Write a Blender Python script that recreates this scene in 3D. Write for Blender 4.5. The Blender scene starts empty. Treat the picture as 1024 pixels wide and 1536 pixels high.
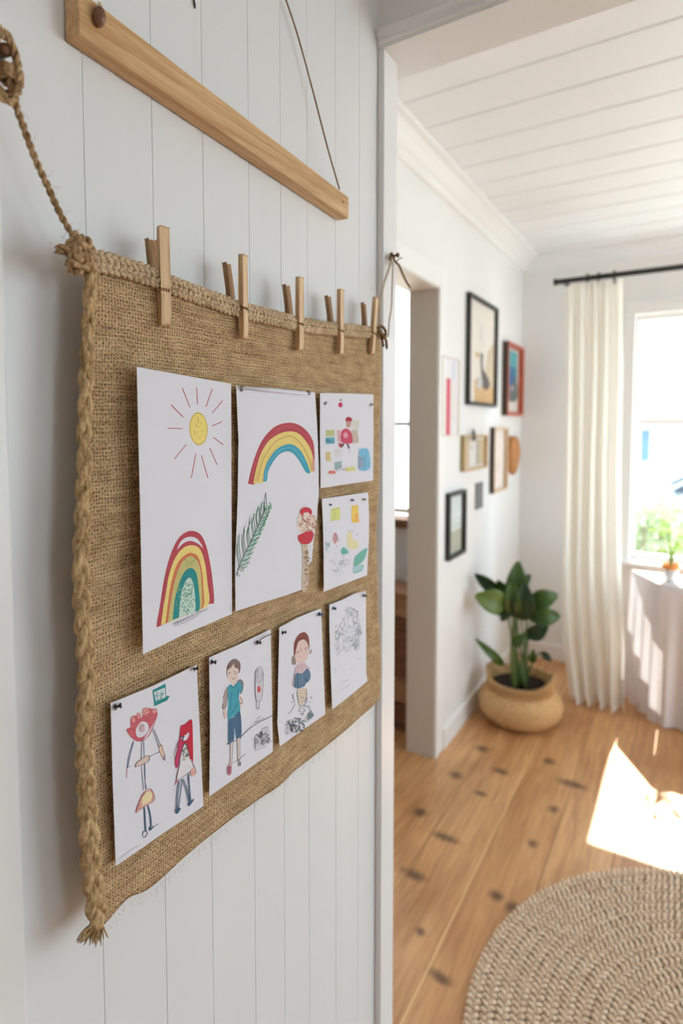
import bpy, math, random
from mathutils import Vector, Matrix
from mathutils.geometry import tessellate_polygon
random.seed(7)
S = bpy.context.scene
COL = S.collection
# ------------------------------------------------------------------ camera model
F_PX, PY0, EYE = 875.0, 689.0, 1.43
YAW = math.atan(523 / F_PX); PITCH = math.atan(49 / F_PX)
F0 = Vector((-math.sin(YAW), math.cos(YAW), 0)); RV = Vector((math.cos(YAW), math.sin(YAW), 0))
FV = F0 * math.cos(PITCH) - Vector((0, 0, math.sin(PITCH)))
UV_ = F0 * math.sin(PITCH) + Vector((0, 0, math.cos(PITCH)))
EYEP = Vector((0, 0, EYE))
def ray(px, py): return FV + RV * ((px - 512) / F_PX) + UV_ * ((PY0 - py) / F_PX)
def onX(px, py, X): d = ray(px, py); return EYEP + d * (X / d.x)
def onY(px, py, Y): d = ray(px, py); return EYEP + d * (Y / d.y)
def onZ(px, py, Z): d = ray(px, py); return EYEP + d * ((Z - EYE) / d.z)
def onD(px, py, D): return EYEP + ray(px, py) * D
def proj(p):
    v = Vector(p) - EYEP; d = v.dot(FV)
    return 512 + F_PX * v.dot(RV) / d, PY0 - F_PX * v.dot(UV_) / d

# ------------------------------------------------------------------ materials
MATS = {}
def lin(c):
    return tuple((x / 12.92 if x <= .04045 else ((x + .055) / 1.055) ** 2.4) for x in c)
def rgb(r, g, b): return lin((r / 255, g / 255, b / 255))
class NT:
    def __init__(s, name):
        s.m = bpy.data.materials.new(name); s.m.use_nodes = True
        s.t = s.m.node_tree; s.b = s.t.nodes['Principled BSDF']; s.out = s.t.nodes['Material Output']
    def n(s, typ, **kw):
        x = s.t.nodes.new(typ)
        for k, v in kw.items(): setattr(x, k, v)
        return x
    def l(s, a, b): s.t.links.new(a, b)
    def math(s, op, a, b=None, c=None, clamp=False):
        x = s.n('ShaderNodeMath', operation=op); x.use_clamp = clamp
        for i, v in enumerate((a, b, c)):
            if v is None: continue
            if isinstance(v, (int, float)): x.inputs[i].default_value = v
            else: s.l(v, x.inputs[i])
        return x.outputs[0]
    def mix(s, f, a, b, blend='MIX'):
        x = s.n('ShaderNodeMix', data_type='RGBA', blend_type=blend)
        for i, v in ((0, f), (6, a), (7, b)):
            if isinstance(v, (int, float)): x.inputs[i].default_value = v
            elif isinstance(v, tuple): x.inputs[i].default_value = (*v[:3], 1)
            else: s.l(v, x.inputs[i])
        return x.outputs[2]
    def coord(s): return s.n('ShaderNodeTexCoord').outputs['Object']
    def noise(s, vec, scale, detail=3, rough=.55, dist=0, col=False):
        x = s.n('ShaderNodeTexNoise'); s.l(vec, x.inputs['Vector'])
        x.inputs['Scale'].default_value = scale; x.inputs['Detail'].default_value = detail
        x.inputs['Roughness'].default_value = rough; x.inputs['Distortion'].default_value = dist
        return x.outputs['Color' if col else 'Fac']
    def mapping(s, vec, scale=(1, 1, 1), loc=(0, 0, 0), rot=(0, 0, 0)):
        x = s.n('ShaderNodeMapping'); s.l(vec, x.inputs[0])
        x.inputs['Location'].default_value = loc; x.inputs['Rotation'].default_value = rot; x.inputs['Scale'].default_value = scale
        return x.outputs[0]
    def remap(s, v, a, b, c=0, d=1, smooth=True):
        x = s.n('ShaderNodeMapRange', interpolation_type='SMOOTHSTEP' if smooth else 'LINEAR'); s.l(v, x.inputs[0])
        for i, q in enumerate((a, b, c, d)): x.inputs[i + 1].default_value = q
        return x.outputs[0]
    def bump(s, h, strength=.3, dist=.002):
        x = s.n('ShaderNodeBump'); x.inputs['Strength'].default_value = strength; x.inputs['Distance'].default_value = dist
        s.l(h, x.inputs['Height']); s.l(x.outputs[0], s.b.inputs['Normal'])
def mat(name, col, rough=.6, var=.06, nscale=30, bump=.0, bdist=.001, metal=0, stretch=(1, 1, 1), trans=0, spec=None):
    if name in MATS: return MATS[name]
    t = NT(name); v = t.mapping(t.coord(), stretch)
    f = t.noise(v, nscale)
    dark = tuple(c * (1 - var * 2) for c in col); lite = tuple(min(1, c * (1 + var)) for c in col)
    c = t.mix(f, dark, lite); t.l(c, t.b.inputs['Base Color'])
    t.b.inputs['Roughness'].default_value = rough; t.b.inputs['Metallic'].default_value = metal
    if spec is not None: t.b.inputs['Specular IOR Level'].default_value = spec
    if bump: t.bump(f, bump, bdist)
    if trans:
        tr = t.n('ShaderNodeBsdfTranslucent'); t.l(c, tr.inputs[0])
        mx = t.n('ShaderNodeMixShader'); mx.inputs[0].default_value = trans
        t.l(t.b.outputs[0], mx.inputs[1]); t.l(tr.outputs[0], mx.inputs[2]); t.l(mx.outputs[0], t.out.inputs[0])
    MATS[name] = t.m; return t.m
def ink(r, g, b):
    k = 'ink_%d_%d_%d' % (r, g, b)
    r, g, b = (c * .88 + p * .12 for c, p in ((r, 226), (g, 225), (b, 233)))
    return mat(k, rgb(r, g, b), .85, .09, 420, spec=.2)
def wood(name, c1, c2, along='Y', rough=.5, scale=1.0):
    if name in MATS: return MATS[name]
    t = NT(name); st = {'X': (2, 40, 40), 'Y': (40, 2, 40), 'Z': (40, 40, 2)}[along]
    v = t.mapping(t.coord(), tuple(q * scale for q in st))
    f = t.noise(v, 3.2, 5, .6, .6); g = t.noise(t.mapping(t.coord(), tuple(q * scale * 4 for q in st)), 4, 3)
    h = t.math('ADD', t.math('MULTIPLY', f, .7), t.math('MULTIPLY', g, .3))
    c = t.mix(t.remap(h, .35, .65), c1, c2); t.l(c, t.b.inputs['Base Color'])
    t.b.inputs['Roughness'].default_value = rough; t.bump(h, .25, .0006)
    MATS[name] = t.m; return t.m
def jute(name, c1, c2, nscale=500, stretch=(1, 1, 1)):
    if name in MATS: return MATS[name]
    t = NT(name); v = t.mapping(t.coord(), stretch)
    f = t.noise(v, nscale, 4, .65); g = t.noise(t.coord(), 40, 2)
    h = t.math('ADD', t.math('MULTIPLY', f, .75), t.math('MULTIPLY', g, .25))
    t.l(t.mix(t.remap(h, .33, .67), c1, c2), t.b.inputs['Base Color'])
    t.b.inputs['Roughness'].default_value = .9; t.b.inputs['Specular IOR Level'].default_value = .15
    t.bump(f, .8, .0012); MATS[name] = t.m; return t.m

# ------------------------------------------------------------------ mesh builder
class MB:
    def __init__(s): s.v = []; s.f = []; s.mi = []; s.mats = []; s.cur = 0
    def use(s, m):
        if m not in s.mats: s.mats.append(m)
        s.cur = s.mats.index(m); return s
    def add(s, vs, fs):
        o = len(s.v); s.v += [tuple(x) for x in vs]
        s.f += [tuple(i + o for i in f) for f in fs]; s.mi += [s.cur] * len(fs); return s
    def box(s, x0, x1, y0, y1, z0, z1):
        a, b = min(x0, x1), max(x0, x1); c, d = min(y0, y1), max(y0, y1); e, f = min(z0, z1), max(z0, z1)
        return s.add([(a, c, e), (b, c, e), (b, d, e), (a, d, e), (a, c, f), (b, c, f), (b, d, f), (a, d, f)],
                     [(3, 2, 1, 0), (4, 5, 6, 7), (0, 1, 5, 4), (1, 2, 6, 5), (2, 3, 7, 6), (3, 0, 4, 7)])
    def hexa(s, p):
        return s.add(p, [(3, 2, 1, 0), (4, 5, 6, 7), (0, 1, 5, 4), (1, 2, 6, 5), (2, 3, 7, 6), (3, 0, 4, 7)])
    def extrude(s, prof, axis, a, b):
        """closed profile [(u,v)] swept along an axis from a to b"""
        def P(u, v, w): return {'X': (w, u, v), 'Y': (u, w, v), 'Z': (u, v, w)}[axis]
        n = len(prof); vs = [P(u, v, a) for u, v in prof] + [P(u, v, b) for u, v in prof]
        fs = [(i, (i + 1) % n, n + (i + 1) % n, n + i) for i in range(n)]
        s.add(vs, fs)
        tri = tessellate_polygon([[Vector((u, v, 0)) for u, v in prof]])
        o = len(s.v) - 2 * n
        for t in tri:
            s.f.append(tuple(o + i for i in t)); s.mi.append(s.cur)
            s.f.append(tuple(o + n + i for i in reversed(t))); s.mi.append(s.cur)
        return s
    def tube(s, pts, r, n=8, cap=True, flat=1.0, up=None):
        pts = [Vector(p) for p in pts]; m = len(pts)
        if m < 2: return s
        rs = r if isinstance(r, (list, tuple)) else [r] * m
        T = [(pts[min(i + 1, m - 1)] - pts[max(i - 1, 0)]).normalized() for i in range(m)]
        ref = Vector(up) if up else (Vector((0, 0, 1)) if abs(T[0].z) < .9 else Vector((1, 0, 0)))
        N = (ref - T[0] * ref.dot(T[0])).normalized(); vs = []
        for i in range(m):
            N = (N - T[i] * N.dot(T[i]))
            N = N.normalized() if N.length > 1e-9 else T[i].orthogonal().normalized()
            B = T[i].cross(N)
            for k in range(n):
                a = 2 * math.pi * k / n
                vs.append(pts[i] + N * (math.cos(a) * rs[i]) + B * (math.sin(a) * rs[i] * flat))
        fs = [(i * n + k, i * n + (k + 1) % n, (i + 1) * n + (k + 1) % n, (i + 1) * n + k) for i in range(m - 1) for k in range(n)]
        if cap: fs += [tuple(reversed(range(n))), tuple((m - 1) * n + k for k in range(n))]
        return s.add(vs, fs)
    def lathe(s, prof, c=(0, 0, 0), n=32, squash=(1, 1), axis='Z', wob=0):
        m = len(prof); vs = []
        for i, (r, z) in enumerate(prof):
            for k in range(n):
                a = 2 * math.pi * k / n; x, y = r * math.cos(a) * squash[0], r * math.sin(a) * squash[1]
                if axis == 'Z': vs.append((c[0] + x, c[1] + y, c[2] + z))
                elif axis == 'X': vs.append((c[0] + z, c[1] + x, c[2] + y))
                else: vs.append((c[0] + x, c[1] + z, c[2] + y))
        fs = [(i * n + k, i * n + (k + 1) % n, (i + 1) * n + (k + 1) % n, (i + 1) * n + k) for i in range(m - 1) for k in range(n)]
        if prof[0][0] > 1e-6: fs.append(tuple(reversed(range(n))))
        if prof[-1][0] > 1e-6: fs.append(tuple((m - 1) * n + k for k in range(n)))
        return s.add(vs, fs)
    def ball(s, c, r, n=12, sq=(1, 1, 1)):
        prof = [(math.sin(math.pi * i / n) + (1e-7), -math.cos(math.pi * i / n)) for i in range(n + 1)]
        vs = []; k2 = n + 4
        for (a, b) in prof:
            for k in range(k2):
                t = 2 * math.pi * k / k2
                vs.append((c[0] + a * math.cos(t) * r * sq[0], c[1] + a * math.sin(t) * r * sq[1], c[2] + b * r * sq[2]))
        return s.add(vs, [(i * k2 + k, i * k2 + (k + 1) % k2, (i + 1) * k2 + (k + 1) % k2, (i + 1) * k2 + k) for i in range(n) for k in range(k2)])
    def grid(s, fn, nu, nv):
        vs = [fn(i / nu, j / nv) for i in range(nu + 1) for j in range(nv + 1)]
        return s.add(vs, [(i * (nv + 1) + j, (i + 1) * (nv + 1) + j, (i + 1) * (nv + 1) + j + 1, i * (nv + 1) + j + 1) for i in range(nu) for j in range(nv)])
    def build(s, name, m=None, parent=None, smooth=False, bevel=0, solid=0, local=False, bseg=2, subsurf=0, soff=-1):
        if m is not None and not s.mats: s.mats = [m]
        vs = s.v
        if parent is not None and not local:
            o = WLOC(parent); vs = [(x - o[0], y - o[1], z - o[2]) for x, y, z in vs]
        me = bpy.data.meshes.new(name); me.from_pydata(vs, [], s.f)
        for q in s.mats: me.materials.append(q)
        me.polygons.foreach_set('material_index', s.mi)
        if smooth: me.polygons.foreach_set('use_smooth', [True] * len(me.polygons))
        me.update(); o = bpy.data.objects.new(name, me); COL.objects.link(o)
        if parent is not None: o.parent = parent
        if solid:
            d = o.modifiers.new('solid', 'SOLIDIFY'); d.thickness = solid; d.offset = soff
        if bevel:
            d = o.modifiers.new('bevel', 'BEVEL'); d.width = bevel; d.segments = bseg; d.limit_method = 'ANGLE'
        if subsurf:
            d = o.modifiers.new('sub', 'SUBSURF'); d.levels = subsurf; d.render_levels = subsurf
        return o
def WLOC(o):
    v = Vector((0, 0, 0))
    while o is not None: v += o.location; o = o.parent
    return v
def tag(o, label, cat=None, group=None, kind=None):
    o['label'] = label
    if cat: o['category'] = cat
    if group: o['group'] = group
    if kind: o['kind'] = kind
    return o
def thing(name, label, cat, loc=(0, 0, 0), group=None, kind=None):
    o = bpy.data.objects.new(name, None); COL.objects.link(o); o.location = loc; o.empty_display_size = .05
    return tag(o, label, cat, group, kind)
def copy_tree(o, parent=None):
    c = o.copy(); COL.objects.link(c)
    if parent is not None: c.parent = parent
    for ch in [x for x in bpy.data.objects if x.parent == o]: copy_tree(ch, c)
    return c
def cr(pts, n=8):
    """Catmull-Rom through points"""
    P = [Vector(p) for p in pts]
    P = [P[0] * 2 - P[1]] + P + [P[-1] * 2 - P[-2]]; out = []
    for i in range(1, len(P) - 2):
        for k in range(n):
            t = k / n
            out.append(.5 * ((2 * P[i]) + (P[i + 1] - P[i - 1]) * t + (2 * P[i - 1] - 5 * P[i] + 4 * P[i + 1] - P[i + 2]) * t * t + (3 * P[i] - P[i - 1] - 3 * P[i + 1] + P[i + 2]) * t ** 3))
    out.append(P[-2]); return out
def resample(pts, step):
    P = [Vector(p) for p in pts]; out = [P[0]]; acc = 0
    for a, b in zip(P, P[1:]):
        L = (b - a).length; t = step - acc
        while t <= L: out.append(a.lerp(b, t / L)); t += step
        acc = L - (t - step)
    if (out[-1] - P[-1]).length > step * .3: out.append(P[-1])
    return out
def frames(P, up):
    m = len(P); up = Vector(up); o = []
    for i in range(m):
        T = (P[min(i + 1, m - 1)] - P[max(i - 1, 0)]).normalized()
        N = (up - T * up.dot(T)).normalized(); o.append((T, N, T.cross(N)))
    return o
def rope(mb, pts, R, pitch, strands=3, step=None, up=(1, 0, 0), n=7):
    P = resample(pts, step or pitch / 9); fr = frames(P, up)
    for k in range(strands):
        q = []; s = 0
        for i, p in enumerate(P):
            if i: s += (P[i] - P[i - 1]).length
            a = 2 * math.pi * (s / pitch + k / strands); T, N, B = fr[i]
            q.append(p + N * (math.cos(a) * R * .5) + B * (math.sin(a) * R * .5))
        mb.tube(q, R * .56, n)
    return mb
def braid(mb, pts, W, D, r, pitch, up=(1, 0, 0)):
    P = resample(pts, pitch / 14); fr = frames(P, up)
    for k in range(3):
        q = []; s = 0; rr = []
        for i, p in enumerate(P):
            if i: s += (P[i] - P[i - 1]).length
            a = 2 * math.pi * (s / pitch + k / 3); T, N, B = fr[i]
            w = W[0] + (W[1] - W[0]) * i / len(P) if isinstance(W, tuple) else W
            q.append(p + B * (math.sin(a) * w) + N * (math.sin(2 * a) * D))
            rr.append((r[0] + (r[1] - r[0]) * i / len(P) if isinstance(r, tuple) else r) * (1 + .08 * math.sin(s * 700 + k)))
        mb.tube(q, rr, 9)
    return mb
def hairs(mb, anchors, L, r, spread=1.0, dirv=(0, 0, 0)):
    for a in anchors:
        d = Vector((random.gauss(0, 1), random.gauss(0, 1), random.gauss(0, 1))).normalized() * spread + Vector(dirv)
        e = Vector((random.gauss(0, 1), random.gauss(0, 1), random.gauss(0, 1))).normalized() * .5
        l = L * random.uniform(.3, 1); a = Vector(a); d = d.normalized()
        mb.tube([a, a + d * l * .5, a + (d + e * .6).normalized() * l], r, 3, cap=False)
    return mb
WORLD, SUN, EXPO = 3.0, 10.0, 1.02
# ------------------------------------------------------------------ dimensions
XW = -.45            # planked wall face
XL = -.91            # picture wall face
YF = 3.69            # far wall face
HC = 2.455           # ceiling
Y1, Y2, YH = .866, .915, .957  # divider wall between the two rooms
XR = 2.7
YB = -2.2
P = {}
P['wall'] = mat('painted_wall', (.80, .80, .795), .55, .012, 6)
P['board'] = mat('painted_boards', (.78, .79, .795), .42, .018, 3, .03, .0006, stretch=(1, 6, .5))
P['trim'] = mat('trim_paint', (.83, .83, .825), .35, .01, 4)
P['ceil'] = mat('ceiling_paint', (.82, .835, .85), .45, .01, 4)
P['reveal'] = mat('door_lining_shade', (.66, .60, .53), .55, .02, 5)  # the jamb's shadow tone is mixed into this beige
def struct(o, label, cat):
    o['kind'] = 'structure'; return tag(o, label, cat)

# planked left wall : board profile with V grooves
gy = [onX(p, 150, XW).y for p in (227, 303, 372, 420, 460, 503)]
gys = [gy[0] - .148, gy[0] - .074] + gy
step = .0715
while gys[0] > YB + .1: gys.insert(0, gys[0] - .0745)
gys += [gy[-1] + .07]
prof = [(XW - .10, YB), (XW, YB)]
for g in gys:
    if YB + .01 < g < Y1 - .01: prof += [(XW, g - .0005), (XW - .0010, g - .0002), (XW - .0010, g + .0002), (XW, g + .0005)]
prof += [(XW, Y1), (XW - .10, Y1)]
struct(MB().extrude(prof, 'Z', 0, HC).build('wall_left', P['board']), 'white painted vertical board wall behind the burlap hanging', 'wall')

# floor
def floor_mat():
    t = NT('oak_floor'); co = t.coord(); sp = t.n('ShaderNodeSeparateXYZ'); t.l(co, sp.inputs[0])
    X, Y = sp.outputs[0], sp.outputs[1]; W = .188; X0 = -.555
    u = t.math('DIVIDE', t.math('SUBTRACT', X, X0), W); idx = t.math('FLOOR', u); fr = t.math('SUBTRACT', u, idx)
    wn = t.n('ShaderNodeTexWhiteNoise', noise_dimensions='1D'); t.l(idx, wn.inputs['W'])
    off = t.n('ShaderNodeCombineXYZ'); t.l(t.math('MULTIPLY', wn.outputs[0], 7), off.inputs[1]); t.l(t.math('MULTIPLY', idx, 3.1), off.inputs[2])
    va = t.n('ShaderNodeVectorMath', operation='ADD'); t.l(co, va.inputs[0]); t.l(off.outputs[0], va.inputs[1])
    g = t.noise(t.mapping(va.outputs[0], (22, 1.3, 1)), 2.2, 5, .6, 1.1)
    g2 = t.noise(t.mapping(va.outputs[0], (160, 5, 1)), 2, 3, .6)
    g3 = t.noise(t.mapping(va.outputs[0], (3, 1.6, 1)), 1.3, 2)
    h = t.math('ADD', t.math('ADD', t.math('MULTIPLY', g, .45), t.math('MULTIPLY', g2, .2)), t.math('MULTIPLY', g3, .35))
    c = t.mix(t.remap(h, .30, .70), rgb(160, 108, 64), rgb(228, 178, 124))
    c = t.mix(t.math('MULTIPLY', wn.outputs[0], .35), c, rgb(176, 120, 70))
    # knots
    Z8 = lambda x, y: (560 + x / 2.144, 820 + y / 2.144)
    K = [(350, 650, .022, .012), (265, 735, .020, .013), (408, 722, .022, .010), (565, 690, .017, .014), (640, 765, .038, .012), (580, 845, .013, .012),
         (230, 935, .034, .009), (150, 855, .018, .014), (130, 1055, .030, .010), (395, 1122, .016, .010), (445, 1160, .012, .012), (215, 1385, .024, .008),
         (512, 955, .012, .010), (150, 1240, .010, .008), (345, 795, .018, .008)]
    tot = None
    nz = t.noise(co, 22, 3, .6, 0, True)
    dn = t.n('ShaderNodeVectorMath', operation='SCALE'); t.l(nz, dn.inputs[0]); dn.inputs['Scale'].default_value = .022
    cn = t.n('ShaderNodeVectorMath', operation='ADD'); t.l(co, cn.inputs[0]); t.l(dn.outputs[0], cn.inputs[1])
    for kx, ky, rx, ry in K:
        p = onZ(*Z8(kx, ky), 0)
        m = t.mapping(cn.outputs[0], (1 / rx, .7 / ry, 0), (-(p.x + .011) / rx, -(p.y + .011) * .7 / ry, 0))
        ln = t.n('ShaderNodeVectorMath', operation='LENGTH'); t.l(m, ln.inputs[0])
        k = t.remap(ln.outputs['Value'], .3, 2.3, 1, 0)
        tot = k if tot is None else t.math('MAXIMUM', tot, k)
    c = t.mix(t.math('MULTIPLY', tot, .76), c, rgb(62, 38, 24))
    # seams; the main one has a pale sheen painted into its colour
    e = t.math('MINIMUM', fr, t.math('SUBTRACT', 1, fr))
    seam = t.remap(e, .006, .016, 1, 0)
    sheen_seam = t.math('LESS_THAN', t.math('ABSOLUTE', t.math('SUBTRACT', X, X0)), .02)
    sc = t.mix(sheen_seam, rgb(150, 104, 66), rgb(232, 190, 138))
    c = t.mix(t.math('MULTIPLY', seam, .9), c, sc)
    t.l(c, t.b.inputs['Base Color']); t.b.inputs['Roughness'].default_value = .38
    t.bump(t.math('SUBTRACT', h, t.math('MULTIPLY', seam, .5)), .15, .001)
    return t.m
struct(MB().box(-3.4, XR + .1, YB - .1, YF + .12, -.08, 0).build('floor', floor_mat()), 'knotty oak plank floor of the room beyond', 'floor')

# ceiling with board grooves running across
cy = [onZ(1020, y, HC).y for y in (26, 81, 133, 172, 210)]
pitch_c = (cy[-1] - cy[0]) / 4
prof = [(YB, HC + .1), (YB, HC)]
g = cy[0] - pitch_c * int((cy[0] - YB) / pitch_c)
while g < YF - .02:
    if g > YB + .02: prof += [(g - .006, HC), (g - .002, HC + .007), (g + .002, HC + .007), (g + .006, HC)]
    g += pitch_c
prof += [(YF + .1, HC), (YF + .1, HC + .1)]
struct(MB().extrude(prof, 'X', -3.4, XR + .1).build('ceiling', P['ceil']), 'white boarded ceiling with shallow grooves', 'ceiling')

# divider wall: header above the wide opening + stub hiding behind the planked wall + right part
zh = EYE + .745 - .0
hp = onY(640, 100, Y2)
ZHEAD = onY(606, 117, YH).z
m = MB().box(XL - .13, 2.2, Y1, YH, ZHEAD, HC).box(XL - .13, XW, Y1, Y2, 0, ZHEAD).box(2.2, XR, Y1, Y2, 0, HC)
struct(m.build('wall_divider', P['wall']), 'white dividing wall above the wide opening to the far room', 'wall')
# header casing moulding on the near face
m = MB(); z0 = ZHEAD + .004
pr = [(Y1, z0), (Y1 - .004, z0), (Y1 - .006, z0 + .004), (Y1 - .003, z0 + .007), (Y1 - .003, z0 + .010), (Y1 - .008, z0 + .014), (Y1 - .010, z0 + .020), (Y1 - .008, z0 + .024), (Y1 - .004, z0 + .026), (Y1, z0 + .027)]
m.extrude(pr, 'X', XW + .002, 2.3)
struct(m.build('trim_1', P['trim']), 'white moulding along the top of the wide opening', 'trim')
# left jamb board of the opening
m = MB(); xj = XW + .012
m.box(XW + .0005, xj, Y1 + .0005, Y2 + .001, 0, ZHEAD - .0005)
struct(m.build('trim_2', P['trim'], bevel=.0015), 'white upright board lining the wide opening beside the burlap', 'trim')
# near casing strip at the far left
yl = onX(22, 900, XW + .01).y
m = MB().box(XW + .0005, XW + .010, yl - .11, yl, 0, HC - .001)
struct(m.build('trim_3', P['trim'], bevel=.002), 'white upright trim board at the left edge of the planked wall', 'trim')

# picture wall with inner doorway
YD = onX(651, 1147, XL).y; YDN = YD - .82; ZD = onX(655, 430, XL).z; XLB = XL - .13
m = MB().box(XLB, XL, YD, YF + .1, 0, HC).box(XLB, XL, Y2, YDN, 0, HC).box(XLB, XL, YDN, YD, ZD, HC)
struct(m.build('wall_side', P['wall']), 'white wall with the doorway and the framed pictures', 'wall')
# lining of doorway (far, near, head) and its casing
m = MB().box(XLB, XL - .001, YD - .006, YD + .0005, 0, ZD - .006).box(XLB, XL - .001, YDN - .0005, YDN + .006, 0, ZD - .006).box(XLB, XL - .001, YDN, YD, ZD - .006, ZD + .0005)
struct(m.build('door_1', P['reveal']), 'shade-tinted beige lining of the inner doorway left of the pictures', 'doorway')
cw = onX(668, 700, XL + .008).y - YD
m = MB().box(XL + .0005, XL + .008, YD - .002, YD + cw, 0, ZD + cw).box(XL + .0005, XL + .008, YDN - cw, YDN, 0, ZD + cw).box(XL + .0005, XL + .008, YDN, YD - .002, ZD, ZD + cw)
struct(m.build('trim_4', P['trim'], bevel=.002), 'flat white casing around the inner doorway', 'trim')
# baseboards
def bb(name, lab, prof, ax, a, b): struct(MB().extrude(prof, ax, a, b).build(name, P['trim'], bevel=.001), lab, 'baseboard')
bb('baseboard_left', 'white baseboard under the framed pictures', [(XL + .0005, 0.0), (XL + .014, 0.0), (XL + .014, .085), (XL + .009, .095), (XL + .0005, .095)], 'Y', YD + cw + .001, YF)
bb('baseboard_far', 'white baseboard behind the potted plant', [(YF - .0005, 0.0), (YF - .014, 0.0), (YF - .014, .085), (YF - .009, .095), (YF - .0005, .095)], 'X', XL + .015, XR)
# crown
def crown(u0, du):
    return [(u0, HC), (u0 + du * .095, HC), (u0 + du * .095, HC - .014), (u0 + du * .075, HC - .02), (u0 + du * .055, HC - .034), (u0 + du * .034, HC - .052), (u0 + du * .022, HC - .06), (u0 + du * .022, HC - .078), (u0 + du * .012, HC - .086), (u0, HC - .086)]
struct(MB().extrude(crown(XL, 1), 'Y', YH, YF).build('trim_5', P['trim'], smooth=False), 'white crown moulding above the pictures', 'trim')
struct(MB().extrude(crown(YF, -.45), 'X', XL, XR).build('trim_6', P['ceil'], smooth=False), 'slim white cornice above the window', 'trim')

# far wall with window opening
WX0 = onY(953, 700, YF).x; WZ1 = onY(980, 478, YF).z; WX1 = 1.35; WZ0 = .70
def wall_with_hole(mb, ax, c0, c1, a0, a1, holes, z1=HC):
    # holes sorted along a: (h0,h1,z0,z1)
    def bx(p, q, e, f):
        if q - p < 1e-6 or f - e < 1e-6: return
        mb.box(p, q, c0, c1, e, f) if ax == 'X' else mb.box(c0, c1, p, q, e, f)
    cur = a0
    for h0, h1, e, f in holes:
        bx(cur, h0, 0, z1); bx(h0, h1, 0, e); bx(h0, h1, f, z1); cur = h1
    bx(cur, a1, 0, z1)
wc = .052
m = MB(); wall_with_hole(m, 'X', YF, YF + .12, XL - .13, XR + .1, [(WX0 - wc * .4, WX1, WZ0 - .03, WZ1 + .03)])
struct(m.build('wall_far', P['wall']), 'white far wall around the bright window', 'wall')
# right wall of far room with a window, near room right wall with a window
m = MB(); wall_with_hole(m, 'Y', XR, XR + .1, YB, YF + .1, [(-.3, .55, .95, 2.1), (1.35, 3.3, .4, 2.25)])
struct(m.build('wall_right', P['wall']), 'white right wall with side windows', 'wall')
struct(MB().box(-3.4, XR + .1, YB - .1, YB, 0, HC).build('wall_back', P['wall']), 'white wall behind the camera', 'wall')

P['pvc'] = mat('window_paint', (.82, .815, .80), .3, .01, 5)
def glass_mat():
    t = NT('window_glass'); tr = t.n('ShaderNodeBsdfTransparent'); gl = t.n('ShaderNodeBsdfGlossy'); gl.inputs['Roughness'].default_value = .01
    tr.inputs[0].default_value = (.97, .985, .98, 1); mx = t.n('ShaderNodeMixShader'); mx.inputs[0].default_value = .05
    0; t.l(tr.outputs[0], mx.inputs[1]); t.l(gl.outputs[0], mx.inputs[2]); t.l(mx.outputs[0], t.out.inputs[0]); return t.m
P['glass'] = glass_mat()
def window(name, lab, ax, c, a0, a1, z0, z1, fw=.05, bars=(), th=.05, sgn=1):
    root = thing(name, lab, 'window', ((a0 + a1) / 2, c, z0) if ax == 'X' else (c, (a0 + a1) / 2, z0), kind='structure')
    def bx(mb, p, q, e, f, c0, c1): mb.box(p, q, c0, c1, e, f) if ax == 'X' else mb.box(c0, c1, p, q, e, f)
    m = MB()
    bx(m, a0 - fw, a0, z0 - fw, z1 + fw, c, c + sgn * th); bx(m, a1, a1 + fw, z0 - fw, z1 + fw, c, c + sgn * th)
    bx(m, a0, a1, z1, z1 + fw, c, c + sgn * th); bx(m, a0, a1, z0 - fw, z0, c, c + sgn * th)
    for b in bars: bx(m, b - .022, b + .022, z0, z1, c + .005 * sgn, c + sgn * (th - .005))
    m.build('window_frame', P['pvc'], root, bevel=.003)
    m = MB(); bx(m, a0, a1, z0, z1, c + sgn * th * .5, c + sgn * (th * .5 + .003)); m.build('window_pane', P['glass'], root)
    return root
w1 = window('window_1', 'bright white-framed window on the far wall', 'X', YF + .035, WX0, WX1 - .05, WZ0, WZ1, .05, (.52,))
m = MB()
m.box(WX0 - .075, WX0 - wc * .4, YF - .014, YF + .0, WZ0 - .06, WZ1 + .029).box(WX0 - .075, WX1 + .08, YF - .0145, YF, WZ1 + .0295, WZ1 + .085)
m.box(WX0 - .08, WX1 + .08, YF - .02, YF, WZ1 + .085, WZ1 + .10)
m.build('window_casing', P['trim'], w1, bevel=.002)
MB().box(WX0 - .1, WX1 + .1, YF - .07, YF + .02, WZ0 - .055, WZ0 - .03).build('window_sill', P['trim'], w1, bevel=.004)
window('window_2', 'side window of the far room', 'Y', XR + .03, 1.4, 3.25, .45, 2.2, .05, (2.35,))
window('window_3', 'side window of the near room', 'Y', XR + .03, -.25, .5, 1.0, 2.05, .05, ())

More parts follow.
